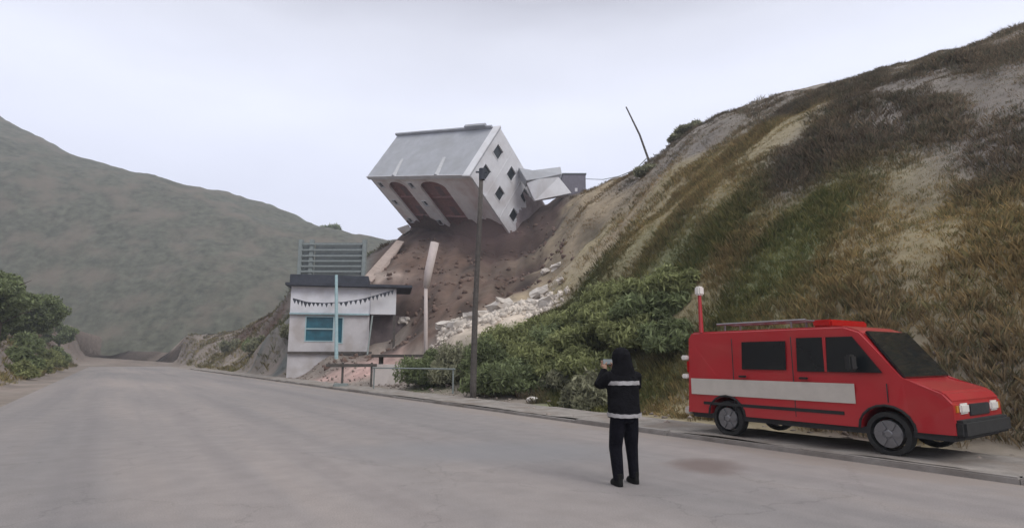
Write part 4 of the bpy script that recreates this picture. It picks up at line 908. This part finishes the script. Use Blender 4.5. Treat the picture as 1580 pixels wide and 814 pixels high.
# grass and weeds over the slope: one mass
def tufts(n_, xr, yr, keep, hmin, hmax, nb=5):
    x = RNG.uniform(*xr, n_); y = RNG.uniform(*yr, n_); ok = keep(x, y); x, y = x[ok], y[ok]; h, c = terr(x, y); m_ = len(x)
    clump = np.clip(0.55 + 0.9 * fbm(x / 2.2, y / 2.2, 4, 61), 0.15, 1.5)
    H_ = (RNG.uniform(hmin, hmax, m_) * clump); V = []; col = []
    tint = RNG.choice(3, m_, p=[.45, .35, .2]); tc_ = np.array([(1.12, 1.02, 0.85), (0.82, 0.88, 0.72), (1.35, 1.22, 1.0)])[tint]
    cc = c * 1.25 * tc_ * (1 + 0.5 * fbm(x / 4, y / 4, 4, 77))[:, None]
    base = np.c_[x, y, h - 0.03]
    for b in range(nb):
        an = RNG.uniform(0, 2 * np.pi, m_); sp2 = RNG.uniform(0.15, 0.75, m_) * H_; dirv = np.c_[np.cos(an), np.sin(an), np.zeros(m_)]
        side = np.c_[-np.sin(an), np.cos(an), np.zeros(m_)]; w_ = (0.008 + 0.030 * H_)[:, None] * RNG.uniform(.6, 1.3, (m_, 1)); o_ = base + dirv * RNG.uniform(0, .12, (m_, 1))
        mid_ = o_ + dirv * sp2[:, None] * .4 + np.c_[0 * x, 0 * x, H_ * .6]; tip = o_ + dirv * sp2[:, None] + np.c_[0 * x, 0 * x, H_ * RNG.uniform(.8, 1.1, m_)]
        V.append(np.stack([o_ - side * w_ * .5, o_ + side * w_ * .5, mid_ + side * w_ * .4, tip, mid_ - side * w_ * .4], 1)); col.append(np.repeat(cc[:, None, :], 5, 1))
    V = np.concatenate(V).reshape(-1, 3); return V, np.concatenate(col).reshape(-1, 3)
def spur(x, y):
    ex = np.interp(y, [20, 27, 31, 38, 44, 49, 55, 62, 69], [-1.5, -1.5, 0.5, 2.6, 2.9, 3.3, 4.5, 6.0, 7.0]); return x - ex
def keep_slope(x, y):
    c_h = np.interp(np.arctan2(x, y), np.arctan([.128, .17, .235, .28, .32, .45, .62]), [74, 69, 60, 54, 49, 42, 33])
    dd = rd(x, y); return (dd > 3.0 + 1.6 * np.abs(fbm(x / 2, y / 2, 3, 4))) & (spur(x, y) + 1.2 * fbm(x / 2, y / 2, 4, 8) > 0) & (y < c_h) & (x < y * 1.0 + 2) & (vnoise(x / 1.7, y / 1.7, 5) + RNG.random(len(x)) * .6 > 0.5)
V1, C1 = tufts(95000, (-3, 26), (8, 34), keep_slope, 0.10, 0.52, 7)
def keep_far(x, y):
    bare = np.clip(1 - spur(x, y) / 11, 0, 1) * np.clip((y - 30) / 10, 0, 1)
    return keep_slope(x, y) & (RNG.random(len(x)) > 0.9 * bare)
V2, C2 = tufts(60000, (2, 32), (30, 78), keep_far, 0.12, 0.5, 6)
V = np.concatenate([V1, V2]); Cc = np.concatenate([C1, C2])
setp(link_np('grass', V, np.arange(len(V)).reshape(-1, 5), M['grass'], col=Cc), 'dry and green grass covering the slope', 'grass', kind='stuff')
def keep_weed(x, y):
    dd = rd(x, y); ss = rs(x, y); return (dd > 2.4) & (vnoise(x / 2.0, y / 2.0, 15) > 0.62) & (((spur(x, y) < 1) & (y < 36)) | (x < -16))
V, Cc = tufts(26000, (-38, 3), (16, 75), keep_weed, 0.12, 0.5, 5); Cc = Cc * [0.55, 0.75, 0.5]
def keep_bank(x, y):
    dd = rd(x, y); return ((dd < -15) | ((dd > 2.6) & (x < -19))) & (vnoise(x / 3.5, y / 3.5, 25) + 0.4 * RNG.random(len(x)) > 0.55) & (np.abs(dd) < 60)
Vb, Cb = tufts(70000, (-95, -14), (20, 135), keep_bank, 0.25, 0.95, 5); Cb = Cb * [1.25, 1.35, 0.95]
V = np.concatenate([V, Vb]); Cc = np.concatenate([Cc, Cb])
setp(link_np('weeds', V, np.arange(len(V)).reshape(-1, 5), M['grass'], col=Cc), 'sparse weeds along the dusty verge and bare banks', 'weeds', kind='stuff')
